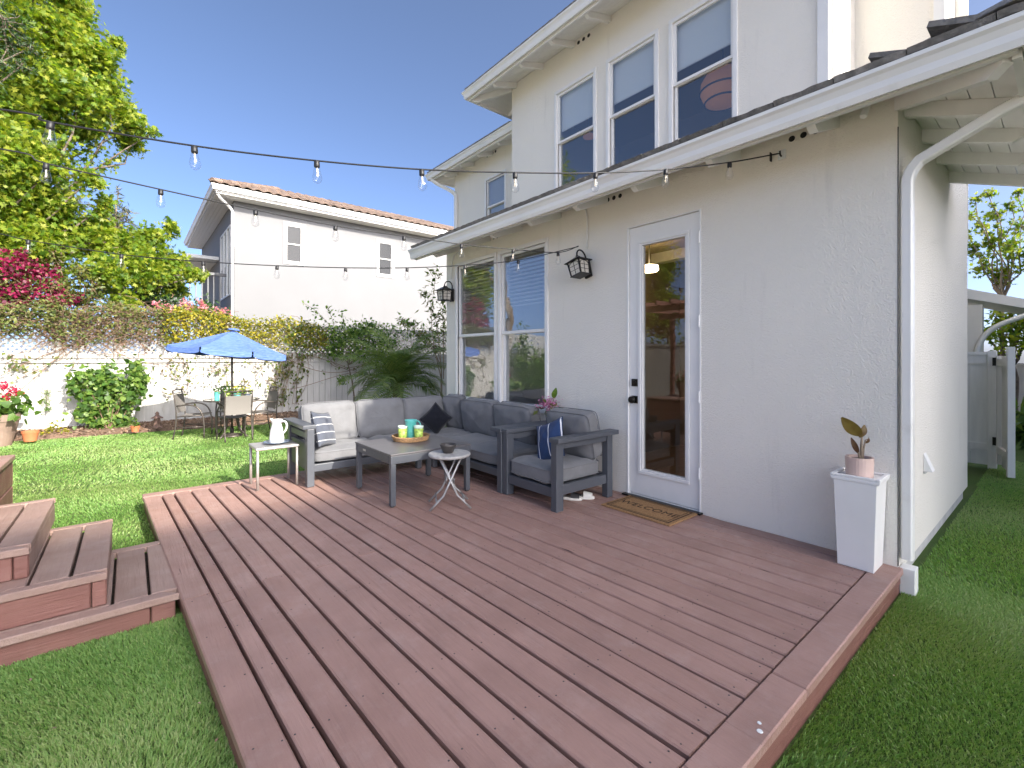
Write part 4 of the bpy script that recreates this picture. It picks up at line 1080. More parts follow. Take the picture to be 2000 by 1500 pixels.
# ================================================================ ARMCHAIR
arm = wthing('armchair', 'grey metal framed armchair with thick cushions next to the door', 'armchair', (2.95, 2.9, Z0))
B2 = lambda *a: bar(*a, parent=arm)
for y0, y1 in ((2.575, 2.640), (3.195, 3.260)):
    B2(2.585, y0, Z0, 2.665, y1, .700, 'arm_post'); B2(3.215, y0, Z0, 3.285, y1, .700, 'arm_post')
    B2(2.666, y0 + .012, .275, 3.214, y1 - .012, .355, 'side_rail')
    B2(2.666, y0 + .012, .645, 3.214, y1 - .012, .6995, 'arm_slat')
B2(2.575, 2.545, .7006, 3.335, 2.650, .738, 'arm_rest'); B2(2.575, 3.185, .7006, 3.335, 3.2605, .738, 'arm_rest')
B2(2.60, 2.641, .255, 2.645, 3.194, .335, 'seat_rail'); B2(3.22, 2.641, .275, 3.27, 3.194, .355, 'seat_rail'); B2(2.646, 2.642, .31, 3.219, 3.193, .333, 'seat_deck')
B2(3.24, 2.641, .56, 3.275, 3.194, .70, 'back_rail')
cush(arm, (2.905, 2.917, .415), .62, .545, .155, 'seat_cushion', puff=.08, seed=41)
cush(arm, (3.135, 2.905, .690), .42, .535, .19, 'back_cushion', (0, R(76), 0), .42, .2, .22, 42)

# ---- loose pillows
def throw_pillow(label, mat, c, w, h, t, rot, edge=None):
    o = thing('throw_pillow', label, 'pillow', c, rot)
    pillow(w, h, t).build('cover', mat, o, smooth=True, merge=True)
    pillow_edge(w, h).build('piping', edge or mat, o, smooth=True)
    return o
def basis(xa, up, c=None):           # rotation with local x along xa, local y near up
    x = Vector(xa).normalized(); z = x.cross(Vector(up)).normalized(); y = z.cross(x)
    return Matrix((x, y, z)).transposed().to_euler()
throw_pillow('dark grey pillow with thin white stripes against the left sofa arm', 'pillow_grey_stripe', (1.505, 4.80, .655), .36, .38, .14, basis((-.12, .30, .93), (.62, .75, .05)), 'piping_dark')
throw_pillow('black square pillow standing on its corner in the sofa corner', 'pillow_black', (2.80, 4.80, .655), .275, .275, .12, basis((.62, -.30, .72), (-.50, .35, .79)))
throw_pillow('navy blue pillow with white stripes leaning in the armchair', 'pillow_navy_stripe', (2.86, 2.93, .645), .30, .37, .11, basis((-.18, .80, -.34), (.40, .30, .86)), 'pillow_navy_stripe')

# ================================================================ TABLES ON THE DECK
ct = wthing('coffee_table', 'square dark grey metal coffee table in front of the sofa', 'coffee table', (2.02, 3.9, Z0))
bar(1.625, 3.505, .572, 2.415, 4.275, .590, 'table_top', ct, 'table_slab')
for (a, b1, c, d) in ((1.63, 3.51, 2.41, 3.555), (1.63, 4.225, 2.41, 4.27), (1.63, 3.556, 1.675, 4.224), (2.365, 3.556, 2.41, 4.224)): bar(a, b1, .505, c, d, .5715, 'apron', ct)
for x in (1.632, 2.363):
    for y in (3.512, 4.223):
        l = bar(x, y, Z0 + .012, x + .045, y + .045, .5045, 'leg', ct); bar(x + .008, y + .008, Z0, x + .037, y + .037, Z0 + .0118, 'foot', l, 'rubber_dark')
wbuild(MB().box(1.6285, 4.03, .535, 1.6296, 4.09, .552), 'name_plate', 'brushed_metal', ct)
stq = Vector((2.035, 3.27, Z0))
st = wthing('folding_stool', 'small round folding metal stool beside the coffee table', 'stool', tuple(stq))
sh = .585
tp = MB().lathe([(.165, -.02), (.172, -.012), (.172, .0), (.165, .006), (0, .006)], (stq.x, stq.y, sh), 36); wbuild(tp, 'seat_top', 'stool_top', st)
dv = Vector((math.cos(R(-28)), math.sin(R(-28)), 0)); pv = Vector((-dv.y, dv.x, 0))
for s in (-1, 1):
    for k in (-1, 1):
        top = stq + dv * (-.085 * s) + pv * .11 * k; top.z = sh - .015
        knee = stq + dv * (.055 * s) + pv * .115 * k; knee.z = .27
        bot = stq + dv * (.165 * s) + pv * .125 * k; bot.z = Z0 + .008
        mid = top.lerp(knee, .9)
        wbuild(MB().tube([top, mid, knee, knee.lerp(bot, .5), bot], .0085, 8), 'leg', 'stool_metal', st, smooth=True)
    a = stq + dv * (.11 * s) - pv * .12; b1 = stq + dv * (.11 * s) + pv * .12; a.z = b1.z = .225
    wbuild(MB().tube([a, b1], .0075, 8), 'cross_bar', 'stool_metal', st, smooth=True)
    a = stq + dv * (-.03 * s) - pv * .11; b1 = stq + dv * (-.03 * s) + pv * .11; a.z = b1.z = .40
    c1 = a.lerp(b1, .25); c2 = a.lerp(b1, .75); c1.z = c2.z = .355
    wbuild(MB().tube([a, c1, c2, b1], .007, 8), 'cross_bar', 'stool_metal', st, smooth=True)
bo = MB().lathe([(.038, 0), (.042, .004), (.066, .058), (.070, .072), (.064, .072), (.058, .05), (.036, .012), (0, .010)], n=28)
o = bo.build('bowl', 'bowl_dark', smooth=True); o.location = (stq.x - .01, stq.y + .005, sh + .0065); tag(o, 'small dark bowl standing on the round folding stool', 'bowl')
# side table by the sofa arm
sd = wthing('side_table', 'small pale metal side table beside the left sofa arm', 'side table', (1.08, 4.93, Z0))
zt = .545
wbuild(MB().box(.885, 4.745, zt - .028, 1.265, 5.095, zt), 'table_top', 'brushed_metal', sd, bevel=.012, seg=3)
for x in (.905, 1.245):
    for y in (4.765, 5.075):
        wbuild(MB().tube([(x, y, zt - .029), (x, y, Z0)], .0125, 12), 'leg', 'brushed_metal', sd, smooth=True)
pl = MB().lathe([(.055, 0), (.06, .003), (.118, .016), (.122, .020), (.116, .020), (.06, .008), (0, .007)], n=36)
o = pl.build('plate', 'plate_blue', smooth=True); o.location = (1.10, 4.92, zt + .001); tag(o, 'blue grey plate under the white jug', 'plate')
jug = thing('water_jug', 'white enamel jug on a blue plate on the side table', 'jug', (1.10, 4.92, zt + .0092))
MB().lathe([(.062, 0), (.066, .006), (.065, .05), (.056, .12), (.045, .165), (.043, .185), (.050, .208), (.056, .222), (.050, .221), (.038, .185), (.05, .10), (.055, .012), (0, .010)], n=28).build('body', 'enamel_white', jug, smooth=True)
MB().tube(bezier([(.048, -.01, .200), (.12, -.02, .235), (.125, -.02, .12), (.058, -.01, .085)], 14), .009, 8).build('handle', 'enamel_white', jug, smooth=True)
MB().grid(lambda u_, v_: (-.042 - .030 * v_ * (1 - abs(2 * u_ - 1) ** 1.5), (u_ - .5) * .055 * (1 - .5 * v_), .205 + .024 * v_), 8, 4).build('spout', 'enamel_white', jug, smooth=True)
jug.rotation_euler = (0, 0, R(-38))
# tray with pitcher and tumblers
tz = .5912; tc = Vector((2.07, 4.02, tz))
tray = thing('wicker_tray', 'round woven wicker tray on the coffee table', 'tray', tuple(tc))
MB().lathe([(.155, 0), (.165, .004), (.165, .008), (0, .009)], n=36).build('base', 'wicker', tray, smooth=True)
for i, z in enumerate((.012, .022, .032, .042)):
    pts = [((.160 + .004 * i + .003 * math.sin(22 * a + i * 3)) * math.cos(a), (.160 + .004 * i + .003 * math.sin(22 * a + i * 3)) * math.sin(a), z + .002 * math.sin(22 * a)) for a in [2 * math.pi * k / 66 for k in range(67)]]
    MB().tube(pts, .0068, 6, cap=False).build('wicker_coil', 'wicker', tray, smooth=True)
pit = thing('pitcher', 'turquoise pitcher between two lime glasses on the tray', 'pitcher', (tc.x + .015, tc.y + .03, tz + .0095))
MB().lathe([(.045, 0), (.047, .005), (.048, .06), (.050, .064), (.049, .07), (.052, .14), (.054, .145), (.055, .168), (.060, .178), (.055, .178), (.048, .14), (.043, .01), (0, .008)], n=28).build('body', 'teal_enamel', pit, smooth=True)
MB().tube(bezier([(.052, -.01, .165), (.115, -.02, .16), (.10, -.02, .06), (.05, -.01, .055)], 12), .0065, 8).build('handle', 'teal_enamel', pit, smooth=True)
for (dx, dy, lb) in ((-.075, .02, 'lime green printed tumbler left of the turquoise pitcher'), (.045, -.07, 'lime green printed tumbler right of the turquoise pitcher')):
    tb = thing('tumbler', lb, 'tumbler', (tc.x + dx, tc.y + dy, tz + .0095), group='lime tumblers on the wicker tray')
    MB().lathe([(.036, 0), (.038, .003), (.044, .105), (.041, .105), (.035, .006), (0, .005)], n=24).build('cup', 'lime_print', tb, smooth=True)
    MB().lathe([(.0441, .1052), (.0455, .130), (.0440, .130), (.0415, .1052)], n=24).build('rim', 'glass_rim', tb, smooth=True)

# ---- slippers under the armchair
for k, (x, y, lb) in enumerate(((2.93, 2.765, 'white and black slide sandal under the armchair, nearer the sofa'), (3.03, 2.715, 'white and black slide sandal under the armchair, nearer the door'))):
    sl_ = thing('slide_sandal', lb, 'sandal', (x, y, Z0), (0, 0, R(-58 + 6 * k)), 'pair of slide sandals')
    pts = [(.115 * math.cos(a) * (1.0), (.040 + .006 * math.cos(a)) * math.sin(a)) for a in [2 * math.pi * i / 20 for i in range(20)]]
    MB().extrude([(px_, py_, 0) for px_, py_ in pts], (0, 0, .024)).build('sole', 'rubber_white', sl_, bevel=.006)
    MB().grid(lambda u_, v_: (.02 + .075 * v_, .042 * math.cos(math.pi * u_), .024 + (.042 - .015 * v_) * math.sin(math.pi * u_)), 10, 4).build('strap', 'rubber_dark' if k == 0 else 'rubber_white', sl_, smooth=True)

# ---- door mat
mat_ = wthing('door_mat', 'brown coir welcome mat in front of the glass door', 'door mat', (3.2, 2.16, Z0))
mz = Z0 + .012
wbuild(MB().box(3.005, 1.845, Z0, 3.415, 2.480, mz), 'coir_pad', 'coir', mat_, bevel=.005)
def strip(x0, y0, x1, y1): wbuild(MB().box(x0, y0, mz + .0004, x1, y1, mz + .0014), 'printed_line', 'mat_print', mat_)
for ins, wd in ((.030, .011), (.055, .005)):
    a0, a1, c0, c1 = 3.005 + ins, 3.415 - ins, 1.845 + ins, 2.480 - ins
    strip(a0, c0, a0 + wd, c1); strip(a1 - wd, c0, a1, c1); strip(a0 + wd, c0, a1 - wd, c0 + wd); strip(a0 + wd, c1 - wd, a1 - wd, c1)
fc = bpy.data.curves.new('lettering', 'FONT'); fc.body = 'WELCOME'; fc.size = .105; fc.align_x = 'CENTER'; fc.align_y = 'CENTER'; fc.extrude = .0006; fc.offset = .0; fc.space_character = 1.05
fc.materials.append(MATS['mat_print'])
ftmp = bpy.data.objects.new('lettering_curve', fc); COL.objects.link(ftmp)
bpy.context.view_layer.update()
fme = bpy.data.meshes.new_from_object(ftmp.evaluated_get(bpy.context.evaluated_depsgraph_get())); bpy.data.objects.remove(ftmp)
fo = bpy.data.objects.new('lettering', fme); COL.objects.link(fo); fo.parent = mat_
fo.location = Vector((3.21, 2.162, mz + .001)) - Vector((3.2, 2.16, Z0)); fo.rotation_euler = (0, 0, R(-90))

# ---- plinth and potted canna at the corner
pln = wthing('plant_stand', 'tapered white painted wooden plant stand at the house corner', 'plant stand', (3.33, .785, Z0))
def ring(cx, cy, sx, sy, z): return [(cx - sx, cy - sy, z), (cx + sx, cy - sy, z), (cx + sx, cy + sy, z), (cx - sx, cy + sy, z)]
cx, cy = 3.335, .795
wbuild(MB().hexa(ring(cx, cy, .095, .088, Z0) + ring(cx, cy, .110, .104, .655)), 'body', 'white_trim', pln, bevel=.003)
wbuild(MB().hexa(ring(cx, cy, .113, .115, .6556) + ring(cx, cy, .113, .120, .676)), 'cap', 'white_trim', pln, bevel=.003)
for (a, b1, c, d) in ((-.113, -.120, .113, -.098), (-.113, .098, .113, .120), (-.113, -.0975, -.092, .0975), (.092, -.0975, .113, .0975)):
    wbuild(MB().box(cx + a, cy + b1, .6764, cx + c, cy + d, .690), 'cap_rim', 'white_trim', pln, bevel=.003)
def pot(name, label, mat, loc, r0, r1, h, rim=.0, group=None):
    t = thing(name, label, 'flower pot', loc, None, group)
    pr = [(r0, 0), (r0 * 1.01, .004)] + ([(r1 * .94, h * .78), (r1, h * .79), (r1, h)] if rim else [(r1, h)]) + [(r1 - .008, h), (r1 * .9, h * .86), (0, h * .86)]
    MB().lathe(pr, n=28).build('pot', mat, t, smooth=False)
    MB().lathe([(r1 * .90, h * .862), (0, h * .885)], n=16).build('soil', 'soil', t)
    return t
def blade_leaf(mb, p0, p1, wid, bend, n=10, fold=.25, side=None):
    p0 = Vector(p0); p1 = Vector(p1); d = p1 - p0; s = Vector(side) if side else d.cross(Vector((0, 0, 1)));
    if s.length < 1e-4: s = Vector((1, 0, 0))
    s.normalize(); nn = s.cross(d).normalized()
    def f(u_, v_):
        x = 2 * v_ - 1; w = wid * math.sin(math.pi * min(1, u_ * .92 + .05)) ** .8
        return p0 + d * u_ + nn * (bend * math.sin(math.pi * u_) + fold * abs(x) * w) + s * x * w
    mb.grid(f, n, 4); return mb
def leaf_obj(mb, name, mat, parent, rv=.5):
    me = mb.mesh(name, smooth=True); a = me.attributes.new('rnd', 'FLOAT', 'POINT'); 
    a.data.foreach_set('value', np.clip(rv + rng.normal(size=len(me.vertices)) * .12, 0, 1).astype(np.float32)); me.materials.append(MATS[mat])
    return link(name, me, parent)
cp = pot('potted_canna', 'young canna plant in a pale pink pot on the white stand', 'pot_pink', (cx - .01, cy, .677), .066, .070, .112)
rx = Vector((math.cos(TH), -math.sin(TH), 0))        # to the right in the picture
def PR(a, z, d=0): return rx * a + Vector((math.sin(TH), math.cos(TH), 0)) * d + Vector((0, 0, z))
MB().tube([PR(.01, .09), PR(.012, .18), PR(.016, .26)], [.008, .007, .004], 8).build('stem', 'pale_twig', cp, smooth=True)
MB().tube([PR(.005, .09), PR(-.01, .15), PR(-.022, .19)], [.006, .005, .003], 8).build('stem', 'pale_twig', cp, smooth=True)
MB().tube([PR(.018, .09), PR(.025, .16), PR(.035, .21), PR(.05, .215)], [.006, .005, .004, .003], 8).build('stem', 'pale_twig', cp, smooth=True)
for (a, b1, w, rv) in ((PR(.01, .235), PR(-.105, .345), .036, .75), (PR(.0, .225), PR(.03, .30), .020, .35), (PR(-.005, .13), PR(-.05, .225), .015, .05), (PR(.03, .19), PR(.062, .225, .01), .010, .1)):
    leaf_obj(blade_leaf(MB(), a, b1, w, .01, side=PR(.3, .5, .8).cross(b1 - a)), 'leaf', 'canna_leaf', cp, rv)
# ---- pink hydrangea behind the sofa arm
hp = pot('potted_hydrangea', 'pink flowering hydrangea in a pink pot behind the sofa arm', 'pot_magenta', (3.315, 3.375, .7395), .042, .054, .105)
hpts = rng.normal(size=(300, 3)) * np.array([.045, .045, .032]) + np.array([-.02, .03, .165]); 
link('flower_head', cloud_mesh('flower_head', 'petal_hydrangea', hpts, .022, 'petal', (-.4, -.4, .8), .7), hp)['kind'] = 'stuff'
lp = rng.normal(size=(26, 3)) * np.array([.06, .06, .02]) + np.array([0, 0, .125])
link('leaves', cloud_mesh('leaves', 'olive_leaf', lp, .07, 'oval', (0, 0, .8), .6), hp)['kind'] = 'stuff'
MB().tube([(0, 0, .09), (.0, -.02, .18), (.01, -.035, .25)], .004, 6).build('stem', 'pale_twig', hp)
leaf_obj(blade_leaf(MB(), (.01, -.03, .225), (-.01, -.075, .335), .032, .01, side=(.3, -.9, .1)), 'leaf', 'green_leaf', hp, .7)

# ================================================================ WALL LANTERNS
def lantern(name, label, y, z, tilt):
    L = thing(name, label, 'wall lamp', (W - .16, y, z), (R(tilt), 0, 0), 'black wall lanterns by the deck')
    s0, s1, h = .075, .085, .155            # local: +x to the wall
    L.scale = (.82, .82, .82); L.location.x = W - .132
    MB().hexa(ring(0, 0, .088, .088, -.012) + ring(0, 0, .080, .080, 0)).build('base_plate', 'black_metal', L)
    ro = MB()
    for k in range(4): pass
    ro.hexa(ring(0, 0, .118, .118, h) + ring(0, 0, .118, .118, h + .008)); ro.hexa(ring(0, 0, .112, .112, h + .0085) + ring(0, 0, .028, .028, h + .062)); ro.lathe([(.022, h + .062), (.016, h + .075), (.018, h + .082), (0, h + .09)], n=10)
    ro.build('roof', 'black_metal', L)
    for sx in (-1, 1):
        for sy in (-1, 1):
            MB().hexa([(sx * .074 + a * .008, sy * .074 + b1 * .008, 0.0005) for a, b1 in ((-1, -1), (1, -1), (1, 1), (-1, 1))] + [(sx * .086 + a * .008, sy * .086 + b1 * .008, h - .0005) for a, b1 in ((-1, -1), (1, -1), (1, 1), (-1, 1))]).build('corner_post', 'black_metal', L)
    for ax in range(4):
        Mr = Matrix.Rotation(ax * math.pi / 2, 4, 'Z'); g_ = MB()
        g_.hexa([(-.066, -.074, .002), (.066, -.074, .002), (.066, -.070, .002), (-.066, -.070, .002), (-.076, -.086, h - .002), (.076, -.086, h - .002), (.076, -.082, h - .002), (-.076, -.082, h - .002)])
        g_.xf(Mr).build('glass_panel', 'lamp_glass', L)
        q = MB()
        for zz in (.05, .10): 
            k = zz / h; yy = -.0765 - .012 * k; q.box(-.066 - .01 * k, yy, zz - .0025, .066 + .01 * k, yy + .002, zz + .0025)
        q.hexa([(-.004, -.0775, .0), (.004, -.0775, .0), (.004, -.0755, .0), (-.004, -.0755, .0), (-.004, -.0895, h - .001), (.004, -.0895, h - .001), (.004, -.0875, h - .001), (-.004, -.0875, h - .001)])
        arch = [( .07 * math.cos(a), -.0885, h - .045 + .04 * math.sin(a)) for a in [math.pi * i / 10 for i in range(11)]]
        q.tube(arch, .004, 5); q.xf(Mr).build('glazing_bar', 'black_metal', L)
    MB().box(.128, -.055, -.02, .159, .055, .20).build('back_plate', 'black_metal', L, bevel=.012)
    MB().box(.0885, -.03, .06, .1275, .03, .12).build('bracket', 'black_metal', L)
    sc = [(.145, 0, .18)] + [(.075 + .075 * math.cos(a), 0, .235 + .085 * math.sin(a)) for a in [math.pi * i / 12 for i in range(0, 13)]] + [(.005, 0, .215), (.02, 0, .195), (.045, 0, .195), (.052, 0, .218), (.035, 0, .232), (.025, 0, .222)]
    MB().tube(sc, .0095, 8).build('scroll_arm', 'black_metal', L, smooth=True)
    MB().tube([(0, 0, h + .085), (.0, 0, h + .062)], .007, 8).build('finial', 'black_metal', L)
    return L
lantern('wall_lantern', 'black tilted wall lantern between the window and the door', 2.985, 2.17, -13)
lantern('wall_lantern', 'black wall lantern at the left corner of the house', 5.46, 2.17, 0)
# little sensor light and a hook
sn = wthing('sensor_light', 'slim white sensor light hanging under the eave near the corner', 'sensor light', (3.43, .80, 2.9))
a = onX(1697, 195, W - .03); b1 = onX(1686, 228, W - .09)
wbuild(MB().tube([a, b1], .019, 14), 'body', 'white_trim', sn, bevel=.004)
wbuild(MB().tube([a, a + Vector((.03, 0, .01))], .012, 10), 'bracket', 'bronze_hw', sn)
dd = (b1 - a).normalized(); q = a.lerp(b1, .86) + Vector((-.0185, 0, -.006)); wbuild(MB().tube([q, q + Vector((-.002, 0, 0))], .003, 8), 'lens', 'nail', sn)

# ================================================================ STRING LIGHTS
bulb_glass = MB().lathe([(.0125, 0), (.0150, -.012), (.0235, -.050), (.0245, -.062), (.019, -.076), (.008, -.084), (0, -.0855)], n=14).mesh('bulb', smooth=True); bulb_glass.materials.append(MATS['bulb_glass'])
bulb_sock = MB().lathe([(.0105, .030), (.0135, .028), (.0145, .001), (.0130, -.004)], n=12).mesh('socket', smooth=True); bulb_sock.materials.append(MATS['cord'])
bulb_fil = MB().tube([(0, 0, -.001), (0, 0, -.028)], .0035, 6).tube([(0, 0, -.028), (.006, 0, -.05), (0, .006, -.035), (-.006, 0, -.05), (0, 0, -.030)], .0012, 4).mesh('filament'); bulb_fil.materials.append(MATS['filament'])
def strand(label, pts, bulbs):
    """pts: measured points of the cable; bulbs: parameter along X for each bulb"""
    S = wthing('string_lights', label, 'string lights', tuple(pts[0]), 'festoon lights over the deck')
    P = [Vector(p) for p in pts]
    # smooth Catmull-Rom
    out = []
    for i in range(len(P) - 1):
        p0 = P[max(i - 1, 0)]; p1 = P[i]; p2 = P[i + 1]; p3 = P[min(i + 2, len(P) - 1)]
        for k in range(10):
            t = k / 10
            out.append(.5 * ((2 * p1) + (p2 - p0) * t + (2 * p0 - 5 * p1 + 4 * p2 - p3) * t * t + (3 * p1 - p0 - 3 * p2 + p3) * t ** 3))
    out.append(P[-1])
    wbuild(MB().tube(out, .0042, 6), 'cable', 'cord', S, smooth=True)
    for bp in bulbs:
        bp = Vector(bp) - Vector((0, 0, .030))
        bo = link('bulb', bulb_glass, S, tuple(bp), rot=(random.uniform(-.07, .07), random.uniform(-.07, .07), random.uniform(0, 6)))
        WL[bo.name] = Vector()
        link('socket', bulb_sock, bo); link('filament', bulb_fil, bo)
    return S
def line_depth(px, py, A, B):      # the point over the ground line A-B seen at this pixel
    d = ray(px, py); ax, ay = A; bx, by = B; ex, ey = bx - ax, by - ay
    t = (ax * ey - ay * ex) / (d.x * ey - d.y * ex); return d * t + Vector((0, 0, EYE))
A1, B1 = (W - .02, 1.27), (-.274, 2.90)
s1 = [(1425, 317), (1300, 331), (1163, 338), (1006, 337), (824, 331), (619, 314), (380, 285), (98, 238)]
p1 = [line_depth(x, y, A1, B1) for x, y in s1]
end1 = Vector((-2.35, 3.82, 2.47))
strand('string of clear bulbs highest in the picture, from the wall near the eave', [Vector((W - .02, 1.27, 2.775))] + p1 + [line_depth(-40, 208, A1, B1), end1], p1)
A2, B2_ = (W - .17, 2.985), (-.37, 3.72)
s2 = [(1090, 493), (1002, 487), (901, 477), (789, 461), (655, 441), (499, 410), (314, 370), (90, 319)]
p2 = [line_depth(x, y, A2, B2_) for x, y in s2]
end2 = Vector((-2.35, 4.2, 2.47))
strand('middle string of clear bulbs running from the tilted wall lantern', [Vector((W - .16, 2.985, 2.44))] + p2 + [line_depth(-40, 285, A2, B2_), end2], p2)
A3, B3 = (W - .17, 2.985), (-.65, 5.46)
s3 = [(1062, 503), (1012, 508), (908, 518), (795, 523), (675, 523), (541, 519), (397, 511), (237, 497), (55, 469)]
p3 = [line_depth(x, y, A3, B3) for x, y in s3]
end3 = Vector((-2.35, 6.6, 2.47))
strand('lowest string of clear bulbs running from the tilted wall lantern', [Vector((W - .16, 2.985, 2.435))] + p3[1:] + [line_depth(-60, 450, A3, B3), end3], p3[1:])
hk = wthing('light_hook', 'clear adhesive hook clamping the upper light string to the wall', 'hook', (W, 1.27, 2.78))
wbuild(MB().box(W - .012, 1.235, 2.735, W - .0015, 1.285, 2.80), 'plate', 'clear_plastic', hk, bevel=.004)
wbuild(MB().tube([(W - .012, 1.262, 2.755), (W - .032, 1.262, 2.760), (W - .036, 1.262, 2.785)], .006, 8), 'clip', 'cord', hk)
wbuild(MB().box(W - .030, 1.325, 2.740, W - .0015, 1.330, 2.80), 'bracket', 'bronze_hw', hk)

# ================================================================ PATIO SET ON THE LAWN
TCX, TCY = 1.38, 9.38
tb = thing('patio_table', 'round glass topped metal patio table under the blue umbrella', 'patio table', (TCX, TCY, 0.001))
tzz = .645
MB().lathe([(.40, tzz), (.41, tzz + .004), (.41, tzz + .009), (.40, tzz + .010), (.022, tzz + .010), (.022, tzz)], n=40).build('glass_top', 'tabletop_glass', tb)
pts = [(.415 * math.cos(a), .415 * math.sin(a), tzz + .002) for a in [2 * math.pi * k / 40 for k in range(41)]]
MB().tube(pts, .011, 8, cap=False).build('rim', 'patio_metal', tb, smooth=True)
for k in range(4):
    a = math.pi / 4 + k * math.pi / 2; c, s_ = math.cos(a), math.sin(a)
    MB().tube(bezier([(.37 * c, .37 * s_, tzz - .01), (.10 * c, .10 * s_, tzz - .12), (.07 * c, .07 * s_, .32), (.12 * c, .12 * s_, .10), (.30 * c, .30 * s_, .0)], 12), .013, 8).build('leg', 'patio_metal', tb, smooth=True)
pts = [(.13 * math.cos(a), .13 * math.sin(a), .34) for a in [2 * math.pi * k / 24 for k in range(25)]]
MB().tube(pts, .009, 8, cap=False).build('brace_ring', 'patio_metal', tb, smooth=True)
def patio_chair(label, loc, rz):
    c = thing('patio_chair', label, 'patio chair', loc, (0, 0, rz), 'metal chairs round the patio table')     # faces local +x
    sz_ = .395
    for s in (-1, 1):
        y = .20 * s
        MB().tube(bezier([(-.25, y, 0), (-.19, y, .25), (-.17, y, .45), (-.25, y, .82)], 12), .0115, 8).build('back_leg', 'patio_metal', c, smooth=True)
        MB().tube(bezier([(.21, y * 1.06, 0), (.22, y * 1.06, .30), (.23, y * 1.1, .62), (.02, y * 1.12, .60), (-.20, y, .56)], 16), .0125, 8).build('arm', 'patio_metal', c, smooth=True)
        MB().tube([(-.185, y, sz_ - .015), (.215, y, sz_)], .010, 8).build('seat_rail', 'patio_metal', c, smooth=True)
        MB().tube([(-.20, y, .20), (.212, y, .20)], .007, 6).build('stretcher', 'patio_metal', c, smooth=True)
    MB().grid(lambda u_, v_: (-.18 + .40 * u_, (v_ - .5) * .39, sz_ - .02 * math.sin(math.pi * u_) - .015 * math.sin(math.pi * v_) + .004), 8, 6).build('seat', 'mesh_sling', c, smooth=True)
    MB().grid(lambda u_, v_: (-.182 - .010 * u_ - .05 * u_ * u_ - .015 * math.sin(math.pi * v_), (v_ - .5) * .38, .44 + .315 * u_), 8, 6).build('back_sling', 'mesh_sling', c, smooth=True)
    MB().tube([(-.25, -.20, .82), (-.26, 0, .835), (-.25, .20, .82)], .0115, 8).build('top_rail', 'patio_metal', c, smooth=True)
    MB().tube([(-.238, -.20, .775), (-.238, .20, .775)], .007, 8).build('top_rail', 'patio_metal', c, smooth=True)
    return c
patio_chair('metal patio chair at the left of the table, facing right', (.86, 9.72, 0.001), R(-22))
patio_chair('metal patio chair in front of the table with its back to us', (1.36, 8.96, 0.001), R(96))
patio_chair('metal patio chair at the right of the table near the sofa', (1.86, 9.52, 0.001), R(190))
patio_chair('metal patio chair behind the table, facing the deck', (1.46, 10.0, 0.001), R(-106))
# umbrella
um = thing('patio_umbrella', 'blue patio umbrella with short valance over the round table', 'umbrella', (TCX, TCY, 0.001), (0, 0, 0))
MB().tube([(0, 0, .02), (0, 0, 1.84)], .017, 12).build('pole', 'patio_metal', um, smooth=True)
MB().lathe([(.0, 0), (.16, .0), (.17, .02), (.15, .04), (.03, .06), (.03, .16), (.0, .16)], n=24).build('base', 'patio_metal', um, smooth=True)
UR, UZ0, UZ1 = .93, 1.50, 1.86
Mt = Matrix.Translation((0, 0, 1.6)) @ Matrix.Rotation(R(4.5), 4, Vector((math.sin(TH), math.cos(TH), 0))) @ Matrix.Rotation(R(-3.5), 4, Vector((math.cos(TH), -math.sin(TH), 0))) @ Matrix.Translation((0, 0, -1.6))
# note: positive turn about the view axis lowers the right-hand rim
def upt(a, r, extra=0):
    z = UZ0 + (UZ1 - UZ0) * (1 - r) ** 1.12 + extra
    return (UR * r * math.cos(a), UR * r * math.sin(a), z)
for k in range(8):
    a0 = 2 * math.pi * k / 8 + .18; a1 = a0 + 2 * math.pi / 8
    def pf(u_, v_):
        p0 = Vector(upt(a0, u_)); p1 = Vector(upt(a1, u_)); p = p0.lerp(p1, v_)
        p.z -= .035 * u_ * math.sin(math.pi * v_); return Mt @ p
    pnl = MB().grid(pf, 12, 8).build('canopy_panel', 'umbrella_cloth', um, smooth=True)
    def vf(u_, v_):
        p = Vector(upt(a0, 1)).lerp(Vector(upt(a1, 1)), .02 + .96 * v_); p.z -= .035 * math.sin(math.pi * v_) + .085 * u_ + .008 * math.sin(9 * v_) * u_
        d = Vector((p.x, p.y, 0)).normalized(); return Mt @ (p + d * (.006 + .012 * u_))
    MB().grid(vf, 3, 10).build('valance', 'umbrella_cloth', pnl, smooth=True)
    MB().tube([Mt @ Vector(upt(a0, .03, -.012)), Mt @ Vector(upt(a0, .5, -.012)), Mt @ Vector(upt(a0, .98, -.012))], .006, 6).build('rib', 'brushed_metal', um, smooth=True)
    MB().tube([Vector((0, 0, 1.45)), Mt @ Vector(upt(a0, .5, -.014))], .005, 6).build('strut', 'brushed_metal', um, smooth=True)
    if k == 0: LOGA = None
MB().lathe([(.10, 1.862), (.085, 1.885), (.03, 1.90), (0, 1.905)], n=16).xf(Mt).build('vent_cap', 'umbrella_cloth', um, smooth=True)
